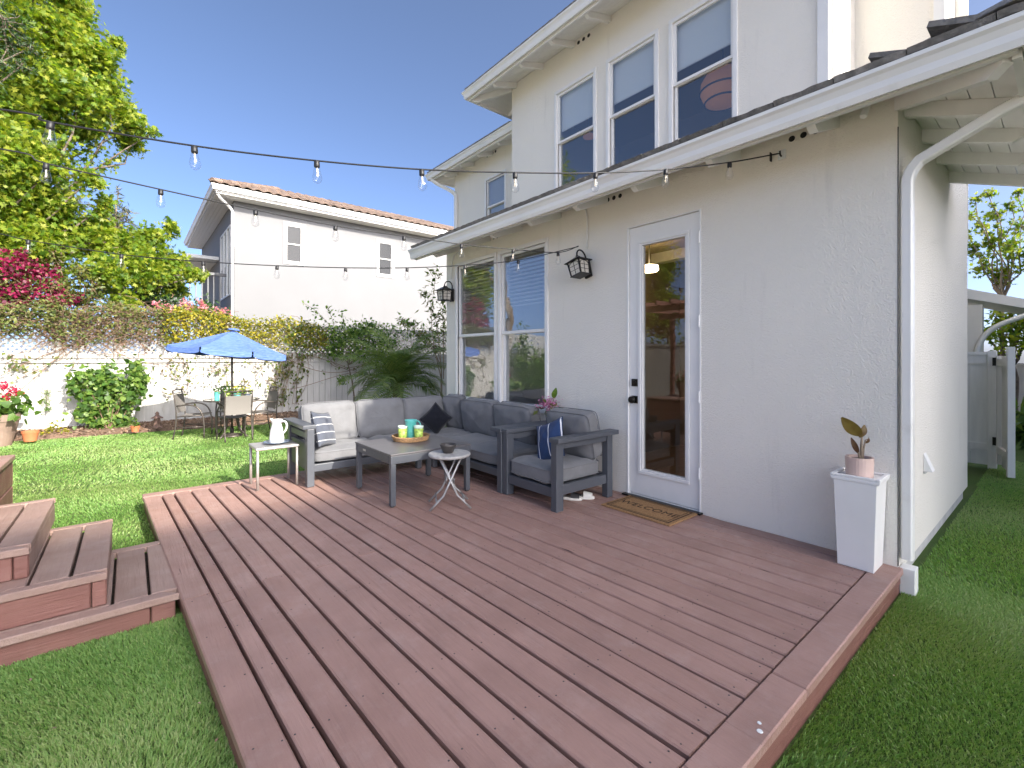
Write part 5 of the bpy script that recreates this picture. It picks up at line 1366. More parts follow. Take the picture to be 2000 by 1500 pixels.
# small white emblem printed on the panel that faces the camera's left
ea = math.atan2(-math.cos(TH) - .1, -math.sin(TH) + .1)
va = Vector((-math.sin(TH), -math.cos(TH), 0)); le = Vector((-math.cos(TH), math.sin(TH), 0))
ang = math.atan2((va * .55 + le).y, (va * .55 + le).x)
emb = MB()
def canopy_pt(a, r):           # on the flat panel between two ribs
    k = math.floor((a - .18) / (math.pi / 4)); a0 = .18 + k * math.pi / 4; a1 = a0 + math.pi / 4; v_ = (a - a0) / (math.pi / 4)
    p = Vector(upt(a0, r)).lerp(Vector(upt(a1, r)), v_); p.z -= .035 * r * math.sin(math.pi * v_); return Mt @ (p + Vector((0, 0, .010)))
for (r0, da0, da1, w) in ((.80, -.09, .09, .006), (.765, -.05, .11, .005), (.83, -.13, .02, .005)):
    emb.tube([canopy_pt(ang + da0 + (da1 - da0) * i / 6, r0 + .012 * math.sin(i * 1.1)) for i in range(7)], w, 5)
emb.build('emblem', 'white_trim', um)
# pots and tray on the patio table
def small_plant(name, label, mat, x, y, r, h, flower):
    p = pot(name, label, mat, (x, y, tzz + .0115), r * .8, r, h, group='pots on the patio table')
    n = 46; P = rng.normal(size=(n, 3)) * np.array([r * 1.1, r * 1.1, .035]) + np.array([0, 0, h + .045])
    link('leaves', cloud_mesh('leaves', 'green_leaf', P, .05, 'oval'), p)['kind'] = 'stuff'
    if flower:
        P = rng.normal(size=(28, 3)) * np.array([r, r, .03]) + np.array([0, 0, h + .08])
        link('flowers', cloud_mesh('flowers', 'petal_yellow', P, .035, 'petal'), p)['kind'] = 'stuff'
    return p
lx = Vector((math.cos(TH), -math.sin(TH), 0))
for (d, fwd, mat, r, h, fl, lb) in ((-.20, -.10, 'teal_enamel', .045, .13, False, 'turquoise pot at the left of the patio table'), (-.05, -.06, 'lime_print', .048, .14, False, 'olive green pot in the middle of the patio table'), (.12, -.05, 'teal_enamel', .055, .10, True, 'turquoise pot with yellow flowers on the patio table'), (.24, .06, 'plate_blue', .05, .09, True, 'blue pot with yellow flowers at the right of the patio table')):
    q = Vector((TCX, TCY, 0)) + lx * d + Vector((math.sin(TH), math.cos(TH), 0)) * fwd
    small_plant('table_planter', lb, mat, q.x, q.y, r, h, fl)

# ================================================================ GARDEN BITS AT THE FENCE
def at_bed(px, py, z=.075): return onZ(px, py, z)
p = at_bed(59, 858); pot('terracotta_pot', 'orange terracotta pot at the lawn edge, left of the shrub', 'terracotta', (p.x, p.y, .045), .075, .105, .165, 1)
p = at_bed(264, 842, .07); small = pot('terracotta_pot', 'small red pot in the shade right of the leafy shrub', 'terracotta', (p.x, p.y, .06), .05, .07, .10, 1)
link('leaves', cloud_mesh('leaves', 'green_leaf', rng.normal(size=(40, 3)) * .04 + np.array([0, 0, .12]), .05, 'oval'), small)['kind'] = 'stuff'
p = onZ(-6, 872, 0.0); bp = pot('urn_planter', 'large brown urn planter with red geraniums at the left edge', 'pot_brown', (p.x, p.y, 0.002), .16, .26, .50, 1)
link('leaves', cloud_mesh('leaves', 'green_leaf', rng.normal(size=(260, 3)) * np.array([.18, .18, .09]) + np.array([0, 0, .58]), .10, 'heart'), bp)['kind'] = 'stuff'
link('flowers', cloud_mesh('flowers', 'petal_red', np.concatenate([rng.normal(size=(40, 3)) * .04 + np.array(c) for c in ((.20, -.10, .86), (.05, .05, .92), (.16, .02, .78), (-.1, .1, .88))]), .05, 'petal'), bp)['kind'] = 'stuff'
MB().tube([(.1, 0, .5), (.18, -.08, .83)], .006, 6).tube([(0, 0, .5), (.05, .04, .88)], .006, 6).build('stems', 'pale_twig', bp)
p = at_bed(307, 836); go = thing('garden_ornament', 'small brown stone pagoda ornament standing in the bed', 'ornament', (p.x, p.y, .07))
MB().lathe([(.075, 0), (.08, .02), (.06, .05), (.055, .10), (.065, .12)], n=10).build('pedestal', 'stone_brown', go)
MB().lathe([(.045, .121), (.05, .17), (.045, .19)], n=8).build('lantern_box', 'stone_brown', go)
MB().lathe([(.10, .191), (.085, .205), (.035, .235), (.025, .26), (.035, .275), (.012, .31), (0, .315)], n=8).build('cap', 'stone_brown', go)

def plant(name, label, cat, base, stems, clouds, loc=None, group=None):
    t = wthing(name, label, cat, tuple(base), group)
    if stems is not None: wbuild(stems[0], 'trunk' if 'tree' in name else 'stem', stems[1], t, smooth=True)
    for nm, mat, P, size, shape, kw in clouds:
        o = link(nm, cloud_mesh(nm, mat, np.asarray(P) - np.array(base), size, shape, **kw), t); o['kind'] = 'stuff'
    return t
def px_blobs(lst, y, ry=.8, dy=0.0):        # (px, py, radius px) on the plane Y = y
    out = []
    for q in lst:
        px_, py_, r = q[:3]; yy = y + (q[3] if len(q) > 3 else random.uniform(-dy, dy))
        c = onY(px_, py_, yy); m = pxm(px_, py_, yy, r); out.append((tuple(c), (m, max(ry * m, .12), m)))
    return out
# leafy shrub on the fence
by = 11.45
bl = px_blobs([(200, 770, 40), (240, 760, 36), (180, 800, 34), (225, 805, 38), (255, 730, 24), (165, 740, 26), (205, 735, 26), (272, 752, 18), (215, 828, 24), (150, 765, 16), (270, 715, 14)], by, .55, .1)
P, cl = blob_points(bl + px_blobs([(212, 822, 22), (190, 828, 16), (238, 828, 16)], by - .1, .6), 2600, 12, .28)
P[:, 1] = np.clip(P[:, 1], by - .5, FY - .05)
b0 = onZ(212, 838, .07)
stm = MB()
for c in bl: stm.tube(wander((b0.x, b0.y, .05), c[0], 7, .06), [.008, .007, .006, .006, .005, .004, .003], 6)
plant('leafy_shrub', 'bushy green shrub with heart shaped leaves against the sunlit fence', 'shrub', (b0.x, b0.y, .05), (stm, 'dry_twig'), [('leaves', 'green_leaf', P, .085, 'heart', dict(nb=(.1, -.6, .5), spread=.6, droop=.9))])
# succulent clump and hanging sprig
P, _ = blob_points(px_blobs([(105, 838, 16), (125, 845, 14), (88, 846, 10)], 11.25, .6), 3600, 8, .3)
b0 = onZ(105, 850, .06); plant('succulent_clump', 'low yellow green succulent clump beside the terracotta pot', 'succulent', (b0.x, b0.y, .06), None, [('leaves', 'vine_leaf', P, .055, 'oval', dict(nb=(0, -.3, 1)))])
P, _ = blob_points(px_blobs([(92, 765, 8), (90, 780, 9), (92, 795, 7)], FY - .06, .3), 9000, 6, .35)
b0 = onY(92, 760, FY - .04); plant('hanging_sprig', 'small hanging green sprig on the white fence boards', 'plant', tuple(b0), (MB().tube([b0, onY(91, 800, FY - .05)], .004, 5), 'pale_twig'), [('leaves', 'green_leaf', P, .05, 'lance', dict(droop=1.5))])

# ---- vines over the fence
def vine(label, pxs, ytop, ybot, mat, n, size, twigs, tw_mat='dry_twig', yoff=-.10, thick=.16):
    P = []
    x0, x1 = pxs
    while len(P) < n:
        px_ = random.uniform(x0, x1)
        f = random.random() ** 1.25
        yt = ytop(px_) if callable(ytop) else ytop; yb = ybot(px_) if callable(ybot) else ybot
        py_ = yt + (yb - yt) * f + random.gauss(0, 4)
        c = onY(px_, py_, FY + yoff + random.gauss(0, thick)); P.append(tuple(c))
    P = np.array(P); P[:, 1] = np.where(np.abs(P[:, 1] - FY) < .03, FY - .05, P[:, 1])
    base = (float(P[:, 0].mean()), FY - .1, 1.4)
    tw = MB()
    for _ in range(twigs):
        px_ = random.uniform(x0, x1); yt = ytop(px_) if callable(ytop) else ytop; yb = ybot(px_) if callable(ybot) else ybot
        a = onY(px_, yt + (yb - yt) * random.random(), FY - random.uniform(.03, .2)); d = random.uniform(-1, 1) * .7
        b_ = a + Vector((d, random.uniform(-.05, .05), random.uniform(-.45, .25))); b_.y = min(b_.y, FY - .03)
        tw.tube(wander(a, b_, 7, .10), random.uniform(.0025, .005), 4, cap=False)
    t = wthing('fence_vine', label, 'vine', base, 'vines over the garden fence')
    if twigs: wbuild(tw, 'twigs', tw_mat, t)['kind'] = 'stuff'
    o = link('leaves', cloud_mesh('leaves', mat, P - np.array(base), size, 'oval', nb=(.1, -.4, .8), spread=.7), t); o['kind'] = 'stuff'
    return t
top1 = lambda x: 628 - 12 * math.sin(x * .012) - .0 * x
vine('yellow green vine thick along the fence behind the umbrella', (318, 640), lambda x: 612 + 8 * math.sin(x * .03) + max(0, (x - 440) * .16), lambda x: 672 + (x - 318) * .03, 'vine_leaf', 5200, .075, 60)
vine('dry brown vine tangle with olive leaves over the lattice', (95, 330), lambda x: 600 + 6 * math.sin(x * .05), lambda x: 668, 'olive_leaf', 2500, .065, 420)
vine('sparse vine with bare stems over the left end of the lattice', (-60, 120), lambda x: 596 + 5 * math.sin(x * .06), lambda x: 650, 'olive_leaf', 1700, .07, 120)
vine('green vine and twigs over the shaded lattice beside the palm', (560, 900), lambda x: 640 + 8 * math.sin(x * .04), lambda x: 692, 'green_leaf', 2300, .075, 130)
# loose stems with dark leaves hanging over the sunlit boards
hv = wthing('hanging_vine', 'thin vine stems with dark leaves hanging over the fence boards', 'vine', (1.5, FY - .08, 1.4))
tw = MB(); P = []
def fstem(pts, r=.005, leaves=10, yo=.05):
    q = [onY(a, b_, FY - yo - random.uniform(0, .04)) for a, b_ in pts]; c = bezier(q, 16) if len(q) > 2 else [q[0], q[1]]
    tw.tube(c, r, 5, cap=False)
    for _ in range(leaves): P.append(tuple(random.choice(c) + Vector((random.gauss(0, .05), -.02 - abs(random.gauss(0, .03)), random.gauss(0, .05)))))
for _ in range(26):
    x = random.uniform(330, 600); fstem([(x, 690), (x + random.uniform(-60, 60), 730 + random.uniform(-20, 30)), (x + random.uniform(-60, 60), 745 + random.uniform(-30, 40))], .0035, 9)
for _ in range(16): x = random.uniform(540, 600); fstem([(x, 690), (x + random.uniform(-20, 20), 740), (x - random.uniform(0, 40), 790)], .004, 12)
for pts in ([(0, 735), (80, 690), (190, 660)], [(0, 755), (90, 720), (170, 665)], [(25, 772), (70, 740), (110, 700), (130, 680)], [(200, 670), (260, 715), (330, 712)], [(120, 668), (220, 705), (290, 690)], [(270, 668), (320, 712), (420, 720)], [(330, 735), (390, 745), (470, 700)], [(545, 760), (600, 765), (660, 720), (720, 728)], [(640, 700), (650, 730), (700, 720), (730, 700)], [(560, 700), (640, 745), (700, 730), (740, 690)], [(560, 690), (640, 690), (760, 760)]):
    fstem(pts, .006, 7, .06)
for _ in range(14): x = random.uniform(0, 140); fstem([(x, 690), (x + random.uniform(-30, 50), 705), (x + random.uniform(-60, 60), 725)], .003, 3)
wbuild(tw, 'stems', 'dry_twig', hv)['kind'] = 'stuff'
o = link('leaves', cloud_mesh('leaves', 'olive_leaf', np.array(P) - np.array((1.5, FY - .08, 1.4)), .085, 'oval', nb=(0, -.8, .3), spread=.6, droop=1.0), hv); o['kind'] = 'stuff'
# slim young tree trained against the fence
yb_ = 11.3
stm = MB(); b0 = onZ(690, 815, .03); b0 = Vector((onY(690, 780, yb_).x, yb_, .03))
stm.tube([b0, onY(692, 775, yb_), onY(688, 745, yb_), onY(680, 712, yb_), onY(676, 690, yb_)], [.022, .019, .016, .013, .010], 7)
bl = px_blobs([(700, 675, 30), (670, 660, 26), (735, 690, 22), (690, 640, 22), (650, 690, 18), (720, 650, 22), (755, 665, 22)], yb_, .8, .2)
for c, r in bl: stm.tube(wander(onY(682, 712, yb_), c, 8, .08), [.010, .009, .008, .007, .006, .005, .004, .003], 5)
for a in ([(685, 735), (710, 720), (722, 706)], [(684, 725), (655, 712), (630, 690)]): stm.tube([onY(x, y, yb_) for x, y in a], .006, 5)
P, _ = blob_points(bl, 2600, 9, .32)
Q, _ = blob_points(px_blobs([(668, 742, 8)], yb_), 5000, 4, .4)
up = [[(655, 655), (632, 610), (592, 592)], [(655, 655), (650, 620), (640, 600)], [(670, 655), (672, 625), (668, 610)], [(690, 660), (715, 640), (722, 632)], [(660, 655), (690, 640), (705, 628)], [(700, 655), (730, 645), (742, 632)]]
for s_ in up:
    c = bezier([onY(x, y, yb_ + .15) for x, y in s_], 10); stm.tube(c, .005, 5, cap=False)
    k = np.array([tuple(v) for v in c[3:]]); P = np.concatenate([P, k[rng.integers(0, len(k), 26)] + rng.normal(size=(26, 3)) * .045])
plant('young_tree', 'slim young tree with airy green leaves against the shaded fence', 'tree', tuple(b0), (stm, 'bark'), [('crown', 'green_leaf', np.concatenate([P, Q]), .095, 'oval', dict(nb=(0, -.2, .6)))])
# tall shrub by the house corner
ys = 9.0
stm = MB(); b0 = Vector((onY(862, 760, ys).x, ys, 0)); P = []
for s_ in ([(862, 740), (850, 690), (842, 655), (835, 620), (845, 575), (855, 535), (848, 530)], [(862, 740), (868, 690), (835, 650), (800, 632)], [(862, 740), (860, 660), (850, 600), (828, 572)], [(866, 740), (868, 650), (862, 610), (868, 590)], [(862, 720), (845, 665), (818, 655), (785, 628)]):
    c = bezier([onY(x, y, ys + random.uniform(-.15, .15)) for x, y in s_], 16); stm.tube(c, [.012 - .0006 * i for i in range(17)], 6)
    k = np.array([tuple(v) for v in c[6:]]); P.append(k[rng.integers(0, len(k), 80)] + rng.normal(size=(80, 3)) * np.array([.07, .07, .06])); e = np.array(tuple(c[-1])); P.append(e + rng.normal(size=(14, 3)) * .05)
stm.tube([b0, onY(862, 740, ys)], .02, 7)
plant('tall_shrub', 'tall thin stemmed shrub rising beside the house corner lantern', 'shrub', tuple(b0), (stm, 'pale_twig'), [('leaves', 'olive_leaf', np.concatenate(P), .13, 'lance', dict(nb=(0, -.3, .5))), ('young_leaves', 'green_leaf', np.concatenate(P)[::3] + .02, .11, 'oval', dict(nb=(0, -.3, .5)))])
# pygmy date palm
pb = Vector((3.85, 8.0, 0)); palm = wthing('date_palm', 'small feathery date palm beside the left end of the house', 'palm', tuple(pb))
tkp = MB(); n_ = 10
tkp.tube([(pb.x, pb.y, 0), (pb.x, pb.y, .3), (pb.x + .01, pb.y, .84)], [.10, .085, .10], 10); wbuild(tkp, 'trunk', 'bark', palm)
def frond_mesh(seed, L=1.0):
    rr = random.Random(seed); V = []; T = []; rn = []
    droop = rr.uniform(.55, 1.0)
    pt = lambda t: np.array([L * (t - .18 * t * t * droop), 0, L * (.62 * t - .82 * droop * t * t)])
    n = 46
    for i in range(n):
        t = .10 + .90 * i / (n - 1); p = pt(t); tg = pt(min(1, t + .02)) - pt(t - .02); tg /= np.linalg.norm(tg)
        ln = L * .34 * math.sin(math.pi * (.12 + .80 * t)) ** .8
        for s in (-1, 1):
            d = tg * .75 + np.array([0, s * .85, 0]) + np.array([0, 0, rr.uniform(-.05, .30)]); d /= np.linalg.norm(d)
            mid = p + d * ln * .55; tip = p + d * ln + np.array([0, 0, -ln * rr.uniform(.15, .4)]); w = tg * .008
            o_ = len(V); V += [p - w, p + w, mid + w, mid - w, tip]; T += [(o_, o_ + 1, o_ + 2), (o_, o_ + 2, o_ + 3), (o_ + 3, o_ + 2, o_ + 4)]; rn += [rr.random()] * 5
    for i in range(12):       # rachis
        p = pt(i / 12); q = pt((i + 1) / 12); o_ = len(V); w = np.array([0, .008 * (1 - i / 14), 0]); u_ = np.array([0, 0, .006])
        V += [p - w, p + w, q + w, q - w, p + u_, q + u_]; T += [(o_, o_ + 1, o_ + 2), (o_, o_ + 2, o_ + 3), (o_, o_ + 4, o_ + 5), (o_, o_ + 5, o_ + 3), (o_ + 1, o_ + 2, o_ + 5), (o_ + 1, o_ + 5, o_ + 4)]; rn += [.8] * 6
    return raw_mesh('frond', 'palm_leaf', np.array(V), np.array(T), np.array(rn))
FM = [frond_mesh(k, L) for k, L in enumerate((1.15, 1.3, 1.05, .9))]
for i in range(34):
    a = i * 2.399; tilt = -R(62) + R(85) * (i / 34)
    link('frond', FM[i % 4], palm, (pb.x, pb.y, .84), rot=Euler((random.uniform(-.2, .2), tilt, a), 'XYZ'))

# ================================================================ TREES AND SHRUBS BEYOND THE FENCE
def tree(name, label, cat, base, trunk_r, blobs, mat, dens, size, shape, bark='bark', nclump=14, sig=.22, nb=(.15, -.4, .5), spread=.9, group=None, fork=None, fine=True):
    t = wthing(name, label, cat, tuple(base), group)
    P, cl = blob_points(blobs, dens, nclump, sig)
    st_ = MB(); base = Vector(base); fork = Vector(fork) if fork else base + Vector((0, 0, 1.8))
    st_.tube(wander(base, fork, 6, .06), [trunk_r * (1 - .07 * i) for i in range(6)], 9)
    for (c, r), ccs in zip(blobs, cl):
        d = (Vector(c) - fork).length
        lim = wander(fork, c, 8, .10 * d)
        if fine:
            k_ = np.array(bezier(lim[3:], 24))[4:]; n__ = int(dens * max(r) * .10); P = np.concatenate([P, k_[rng.integers(0, len(k_), n__)] + rng.normal(size=(n__, 3)) * max(r) * .34])
        st_.tube(lim, [trunk_r * .26 * (1 - .12 * i) + .005 for i in range(8)], 6, cap=False)
        if fine:
            for q in ccs: st_.tube(wander(c, q, 5, .12 * max(r)), [.012, .010, .008, .006, .004], 4, cap=False)
    wbuild(st_, 'trunk', bark, t, smooth=True)
    o = link('crown', cloud_mesh('crown', mat, P - np.array(base), size, shape, nb=nb, spread=spread), t); o['kind'] = 'stuff'
    return t
my = 13.2
mb_ = px_blobs([(15, 150, 70), (70, 60, 60), (130, 25, 40), (150, 90, 50), (95, 140, 55), (195, 110, 38), (60, 220, 60), (150, 180, 50), (205, 170, 36), (225, 85, 16), (225, 215, 32), (265, 240, 26), (255, 275, 24), (170, 250, 30), (300, 258, 10, .2), (15, 300, 60), (95, 320, 34), (30, 390, 60), (110, 410, 46), (180, 350, 22), (205, 400, 20), (60, 470, 54), (140, 470, 46), (200, 455, 40), (250, 480, 36), (300, 470, 26), (330, 447, 18), (215, 530, 36), (275, 530, 40), (330, 520, 34), (375, 535, 18), (395, 540, 10), (240, 590, 24), (290, 575, 26), (340, 560, 22), (60, 520, 26), (140, 10, 26), (165, 60, 20), (-40, 60, 70), (-50, 250, 80), (-60, 450, 80), (-30, -60, 90), (90, -70, 70)], my, .9, .7)
maple = tree('maple_tree', 'large sunlit maple tree with star shaped leaves behind the fence', 'tree', (-3.2, 14.4, 0), .15, mb_, 'maple_leaf', 5200, .100, 'star', 'bark', 20, .27, fork=(-2.9, 14.0, 2.6))
dk = px_blobs([(20, 85, 40), (55, 95, 26), (5, 40, 46), (40, 130, 22), (-30, 100, 60)], 12.4, .8, .2)
tree('dark_pine', 'dark green conifer bough at the upper left edge of the picture', 'tree', (-3.6, 12.9, 0), .16, dk, 'dark_leaf', 3000, .085, 'lance', fork=(-3.4, 12.8, 3.5), nb=(0, 0, .3))
for i, (lst, base, lb) in enumerate((([(225, 395, 12), (215, 415, 16), (235, 425, 20), (245, 410, 12), (225, 440, 22), (260, 445, 12), (230, 375, 7)], (-1.5, 30, 0), 'distant olive pine rising between the maple and the neighbouring house'), ([(120, 350, 16), (135, 375, 20), (115, 395, 22), (150, 400, 20), (130, 330, 10)], (-5.0, 31, 0), 'distant olive pine half hidden by the maple crown'))):
    b_ = px_blobs(lst, base[1], .8, .5); fk = Vector(b_[2][0]) + Vector((0, 0, -1.5)); tree('distant_pine', lb, 'tree', (fk.x, base[1], 0), .3, b_, 'pine_leaf', 420, .30, 'lance', fork=tuple(fk), group='pines far behind the fence')
bg_ = px_blobs([(20, 540, 46), (60, 530, 40), (95, 560, 30), (40, 580, 40), (100, 590, 22), (0, 590, 40), (-40, 560, 50), (150, 585, 14), (30, 505, 22)], 12.55, .6, .2)
t = tree('bougainvillea', 'magenta bougainvillea bush above the fence at far left', 'shrub', (-2.6, 12.9, 0), .05, bg_, 'olive_leaf', 1500, .075, 'oval', 'dry_twig', 9, .30, fork=(-2.2, 12.8, 1.8))
P, _ = blob_points([b for b in bg_], 2300, 8, .22)
o = link('flowers', cloud_mesh('flowers', 'bract_magenta', P - np.array((-2.6, 12.9, 0)), .070, 'petal', nb=(.1, -.7, .4)), t); o['kind'] = 'stuff'
ov = px_blobs([(130, 570, 34), (180, 560, 34), (165, 600, 30), (215, 610, 26), (260, 615, 26), (120, 610, 22), (100, 490, 20), (160, 530, 24)], 12.7, .7, .2)
tree('brown_shrub', 'olive brown shrub between the bougainvillea and the maple boughs', 'shrub', (-.9, 13.0, 0), .05, ov, 'olive_leaf', 2300, .075, 'oval', 'dry_twig', 10, .3, fork=(-.8, 12.9, 1.6))
dg = px_blobs([(250, 590, 26), (300, 590, 30), (350, 600, 28), (395, 600, 22), (270, 620, 24), (330, 560, 26)], 13.6, .8, .2)
tree('grey_green_shrub', 'dark grey green shrub in the shade below the maple boughs', 'shrub', (.3, 13.8, 0), .06, dg, 'dark_leaf', 2000, .09, 'oval', 'dry_twig', 10, .3, fork=(.3, 13.7, 1.5))
ol = px_blobs([(330, 612, 18), (365, 605, 20), (400, 612, 20), (430, 620, 20), (450, 630, 14), (385, 625, 18), (310, 620, 14)], 12.4, .7, .1)
t = tree('oleander', 'pink flowering oleander peeking over the fence below the neighbouring house', 'shrub', (1.5, 12.5, 0), .04, ol, 'green_leaf', 2000, .12, 'lance', 'pale_twig', 10, .3, nb=(0, -.2, .8), fork=(1.45, 12.45, 1.7))
P, _ = blob_points(px_blobs([(330, 603, 12), (365, 595, 13), (398, 602, 12), (425, 605, 10), (440, 612, 9), (390, 590, 8), (312, 600, 8), (450, 625, 8)], 12.25, .6), 4200, 5, .35)
o = link('flowers', cloud_mesh('flowers', 'petal_pink', P - np.array((1.5, 12.5, 0)), .055, 'petal', nb=(0, -.6, .6)), t); o['kind'] = 'stuff'

# ================================================================ RIGHT-HAND SIDE YARD
gt = wthing('side_gate', 'white wooden side gate standing open beyond the house wall', 'gate', (8.3, .6, 0))
sf = wthing('side_fence', 'short white board fence panel between the house and the gate', 'fence', (8.3, 1.2, 0))
xg = 8.25
def yat(px): return onX(px, 800, xg).y
ytop = 1.37 + 15 / 902 * 5.6
y_a, y_b = yat(1946), 2.6
n_ = int((y_b - y_a) / .16)
for i in range(n_):
    y0 = y_a + .075 + i * .16; wbuild(MB().box(xg + .012, y0, .04, xg + .034, y0 + .156, ytop - .05), 'fence_board', 'gate_white', sf)
wbuild(MB().box(xg - .035, y_a - .005, .0, xg + .06, y_a + .074, ytop), 'post', 'gate_white', sf, bevel=.004)
for z0, z1 in ((.22, .31), (ytop - .16, ytop - .055)): wbuild(MB().box(xg - .01, y_a + .0745, z0, xg + .011, y_b, z1), 'rail', 'gate_white', sf)
wbuild(MB().box(xg - .03, y_a + .0745, ytop - .05, xg + .055, y_b, ytop - .01), 'rail', 'gate_white', sf)
# open gate leaf, swung toward us
h0 = Vector((xg - .05, y_a - .02, 0)); e1 = onZ(1966, 931, .0); e1 = Vector((7.62, .43, 0)); dv = (e1 - h0); L = dv.length; dv.normalize(); nv = Vector((-dv.y, dv.x, 0))
def leafbox(a0, a1, z0, z1, o0, o1, nm):
    q = [h0 + dv * a0 + nv * o0, h0 + dv * a1 + nv * o0, h0 + dv * a1 + nv * o1, h0 + dv * a0 + nv * o1]
    return wbuild(MB().hexa([(v.x, v.y, z0) for v in q] + [(v.x, v.y, z1) for v in q]), nm, 'gate_white', gt)
leafbox(L - .075, L, .03, 1.50, -.02, .04, 'stile'); leafbox(0, .07, .08, 1.40, -.02, .02, 'stile')
leafbox(.071, L - .076, .22, .30, -.02, .015, 'rail'); leafbox(.071, L - .076, 1.28, 1.36, -.02, .015, 'rail')
k = max(2, int((L - .16) / .15))
for i in range(k): w_ = (L - .16) / k; leafbox(.08 + i * w_, .08 + (i + 1) * w_ - .004, .06, 1.40, .016, .034, 'fence_board')
for z in (.30, 1.28): wbuild(MB().box(xg - .06, y_a - .022, z, xg - .036, y_a + .03, z + .10), 'hinge', 'bronze_hw', gt)
# side porch roof of the house beyond
pr_ = wthing('side_porch', 'small white gabled porch with gutter beyond the side gate', 'porch', (10, .9, 0))
xp = 9.6
yl, yr_ = 1.6, .30
zt_ = onX(1905, 548, xp).z; zb_ = onX(1990, 590, xp).z
wbuild(MB().hexa([(xp, yr_, zb_ - .12), (xp + 2.2, yr_, zb_ - .12), (xp + 2.2, yl, zt_ - .05), (xp, yl, zt_ - .05), (xp, yr_, zb_), (xp + 2.2, yr_, zb_), (xp + 2.2, yl, zt_ + .12), (xp, yl, zt_ + .12)]), 'roof', 'white_trim', pr_)
wbuild(MB().box(xp + .02, .82, 0, xp + .20, 1.02, zb_ - .0), 'column', 'stucco', pr_)
wbuild(MB().box(xp + .05, 1.0215, 0, xp + 2.2, 1.62, zb_ + .02), 'wall', 'stucco', pr_)
wbuild(MB().box(xp + .0, yr_ - .1, zb_ - .13, xp + 2.2, yr_ - .001, zb_ - .02), 'gutter', 'white_gutter', pr_, bevel=.02)
wbuild(MB().tube(bezier([(xp - .01, yr_ - .03, zb_ - .12), (xp - .02, .5, zb_ - .28), (xp - .02, .86, zb_ - .30), (xp - .02, .90, zb_ - .5), (xp - .02, .9, .9)], 14), .035, 8), 'downspout', 'white_gutter', pr_, smooth=True)
ff = wthing('far_fence', 'white fence far behind the side gate', 'fence', (16, 0, 0))
for i in range(24): wbuild(MB().box(15.99, -2.6 + i * .2, .0, 16.02, -2.404 + i * .2, 1.20), 'fence_board', 'fence_white', ff)
wbuild(MB().box(15.95, -2.6, 1.201, 16.06, 2.2, 1.26), 'rail', 'fence_white', ff)
# sparse sunlit tree at the right edge
yx = 14.0
def xb(lst, x): return [((lambda c: tuple(c))(onX(a, b_, x + random.uniform(-.4, .4))), (r / 902 * x / ray(a, b_).x * 1.0,) * 3) for a, b_, r in lst]
rb_ = xb([(1905, 390, 10), (1930, 380, 10), (1950, 420, 12), (1915, 440, 14), (1975, 400, 12), (1995, 440, 16), (1940, 470, 16), (1900, 490, 16), (1975, 480, 16), (1920, 520, 16), (1960, 530, 16), (1895, 420, 8), (1990, 375, 10), (2010, 500, 20), (1940, 400, 6), (1890, 460, 8)], yx)
b0 = onX(1960, 700, yx); tree('sparse_tree', 'airy tree with yellow green leaves above the side porch', 'tree', (b0.x, b0.y, 0), .05, rb_, 'maple_leaf', 2600, .085, 'star', 'pale_twig', 12, .40, fork=(b0.x, b0.y, 2.6))
gb = xb([(1945, 620, 24), (1975, 610, 26), (1990, 640, 26), (1955, 655, 22), (2010, 620, 30), (1930, 650, 16), (1985, 668, 18)], 13.2)
b0 = onX(1975, 720, 13.2); tree('round_shrub_tree', 'dense yellow green tree behind the porch and the gate', 'tree', (b0.x, b0.y, 0), .10, gb, 'maple_leaf', 1500, .11, 'oval', 'bark', 9, .3, fork=(b0.x, b0.y, 1.2))
cg = []
b0 = onZ(1998, 870, 0)
Q = rng.normal(size=(420, 3)) * np.array([.20, .20, .14]) + np.array([b0.x, b0.y, .30])
plant('grass_clump', 'clump of long strap leaves at the right edge of the lawn', 'plant', (b0.x, b0.y, 0), None, [('leaves', 'green_leaf', Q, .34, 'lance', dict(nb=(0, 0, .3), droop=.9))])

# ================================================================ OUTSIDE THE FRAME, SEEN IN THE GLASS
sl_f = wthing('left_fence', 'white board fence along the left side of the garden', 'fence', (-6.2, 5, 0))
me = MB().box(-.011, -.0695, 0, .011, .0695, 1.75).mesh('fence_board'); me.materials.append(MATS['fence_white'])
for i in range(110): link('fence_board', me, sl_f, (-6.2, -3.4 + i * .1415, .02))
wbuild(MB().box(-6.24, -3.5, 1.775, -6.15, 12.2, 1.82), 'rail', 'fence_white', sl_f)
pg = wthing('pergola', 'brown timber pergola on the raised platform', 'pergola', (-3.2, 4.8, 0))
for x in (-2.35, -4.4):
    for y in (2.9, 6.9): wbuild(MB().box(x - .05, y - .05, .0, x + .05, y + .05, 2.44), 'post', 'fascia_paint', pg, bevel=.006)
    wbuild(MB().box(x - .03, 2.5, 2.4405, x + .03, 7.3, 2.58), 'beam', 'fascia_paint', pg)
for i in range(13): wbuild(MB().box(-4.7, 2.6 + i * .37, 2.5805, -2.15, 2.65 + i * .37, 2.68), 'rafter', 'fascia_paint', pg)
def clone_tree(src, loc, rz, sc, label, name=None):
    c = copy_tree(src); c.location = loc; c.rotation_euler = (0, 0, rz); c.scale = (sc,) * 3; c['label'] = label
    return c
clone_tree(maple, (-9.5, 10.0, 0), R(35), .85, 'maple tree beyond the left garden fence, seen in the window panes')
clone_tree(maple, (-9.5, 14.5, 0), R(200), .9, 'second maple tree beyond the left garden fence, farthest back')
hb = [((-6.9 + random.uniform(-.2, .2), -2 + i * .9, 1.6 + random.uniform(-.2, .3)), (.4, .6, .5)) for i in range(15)]
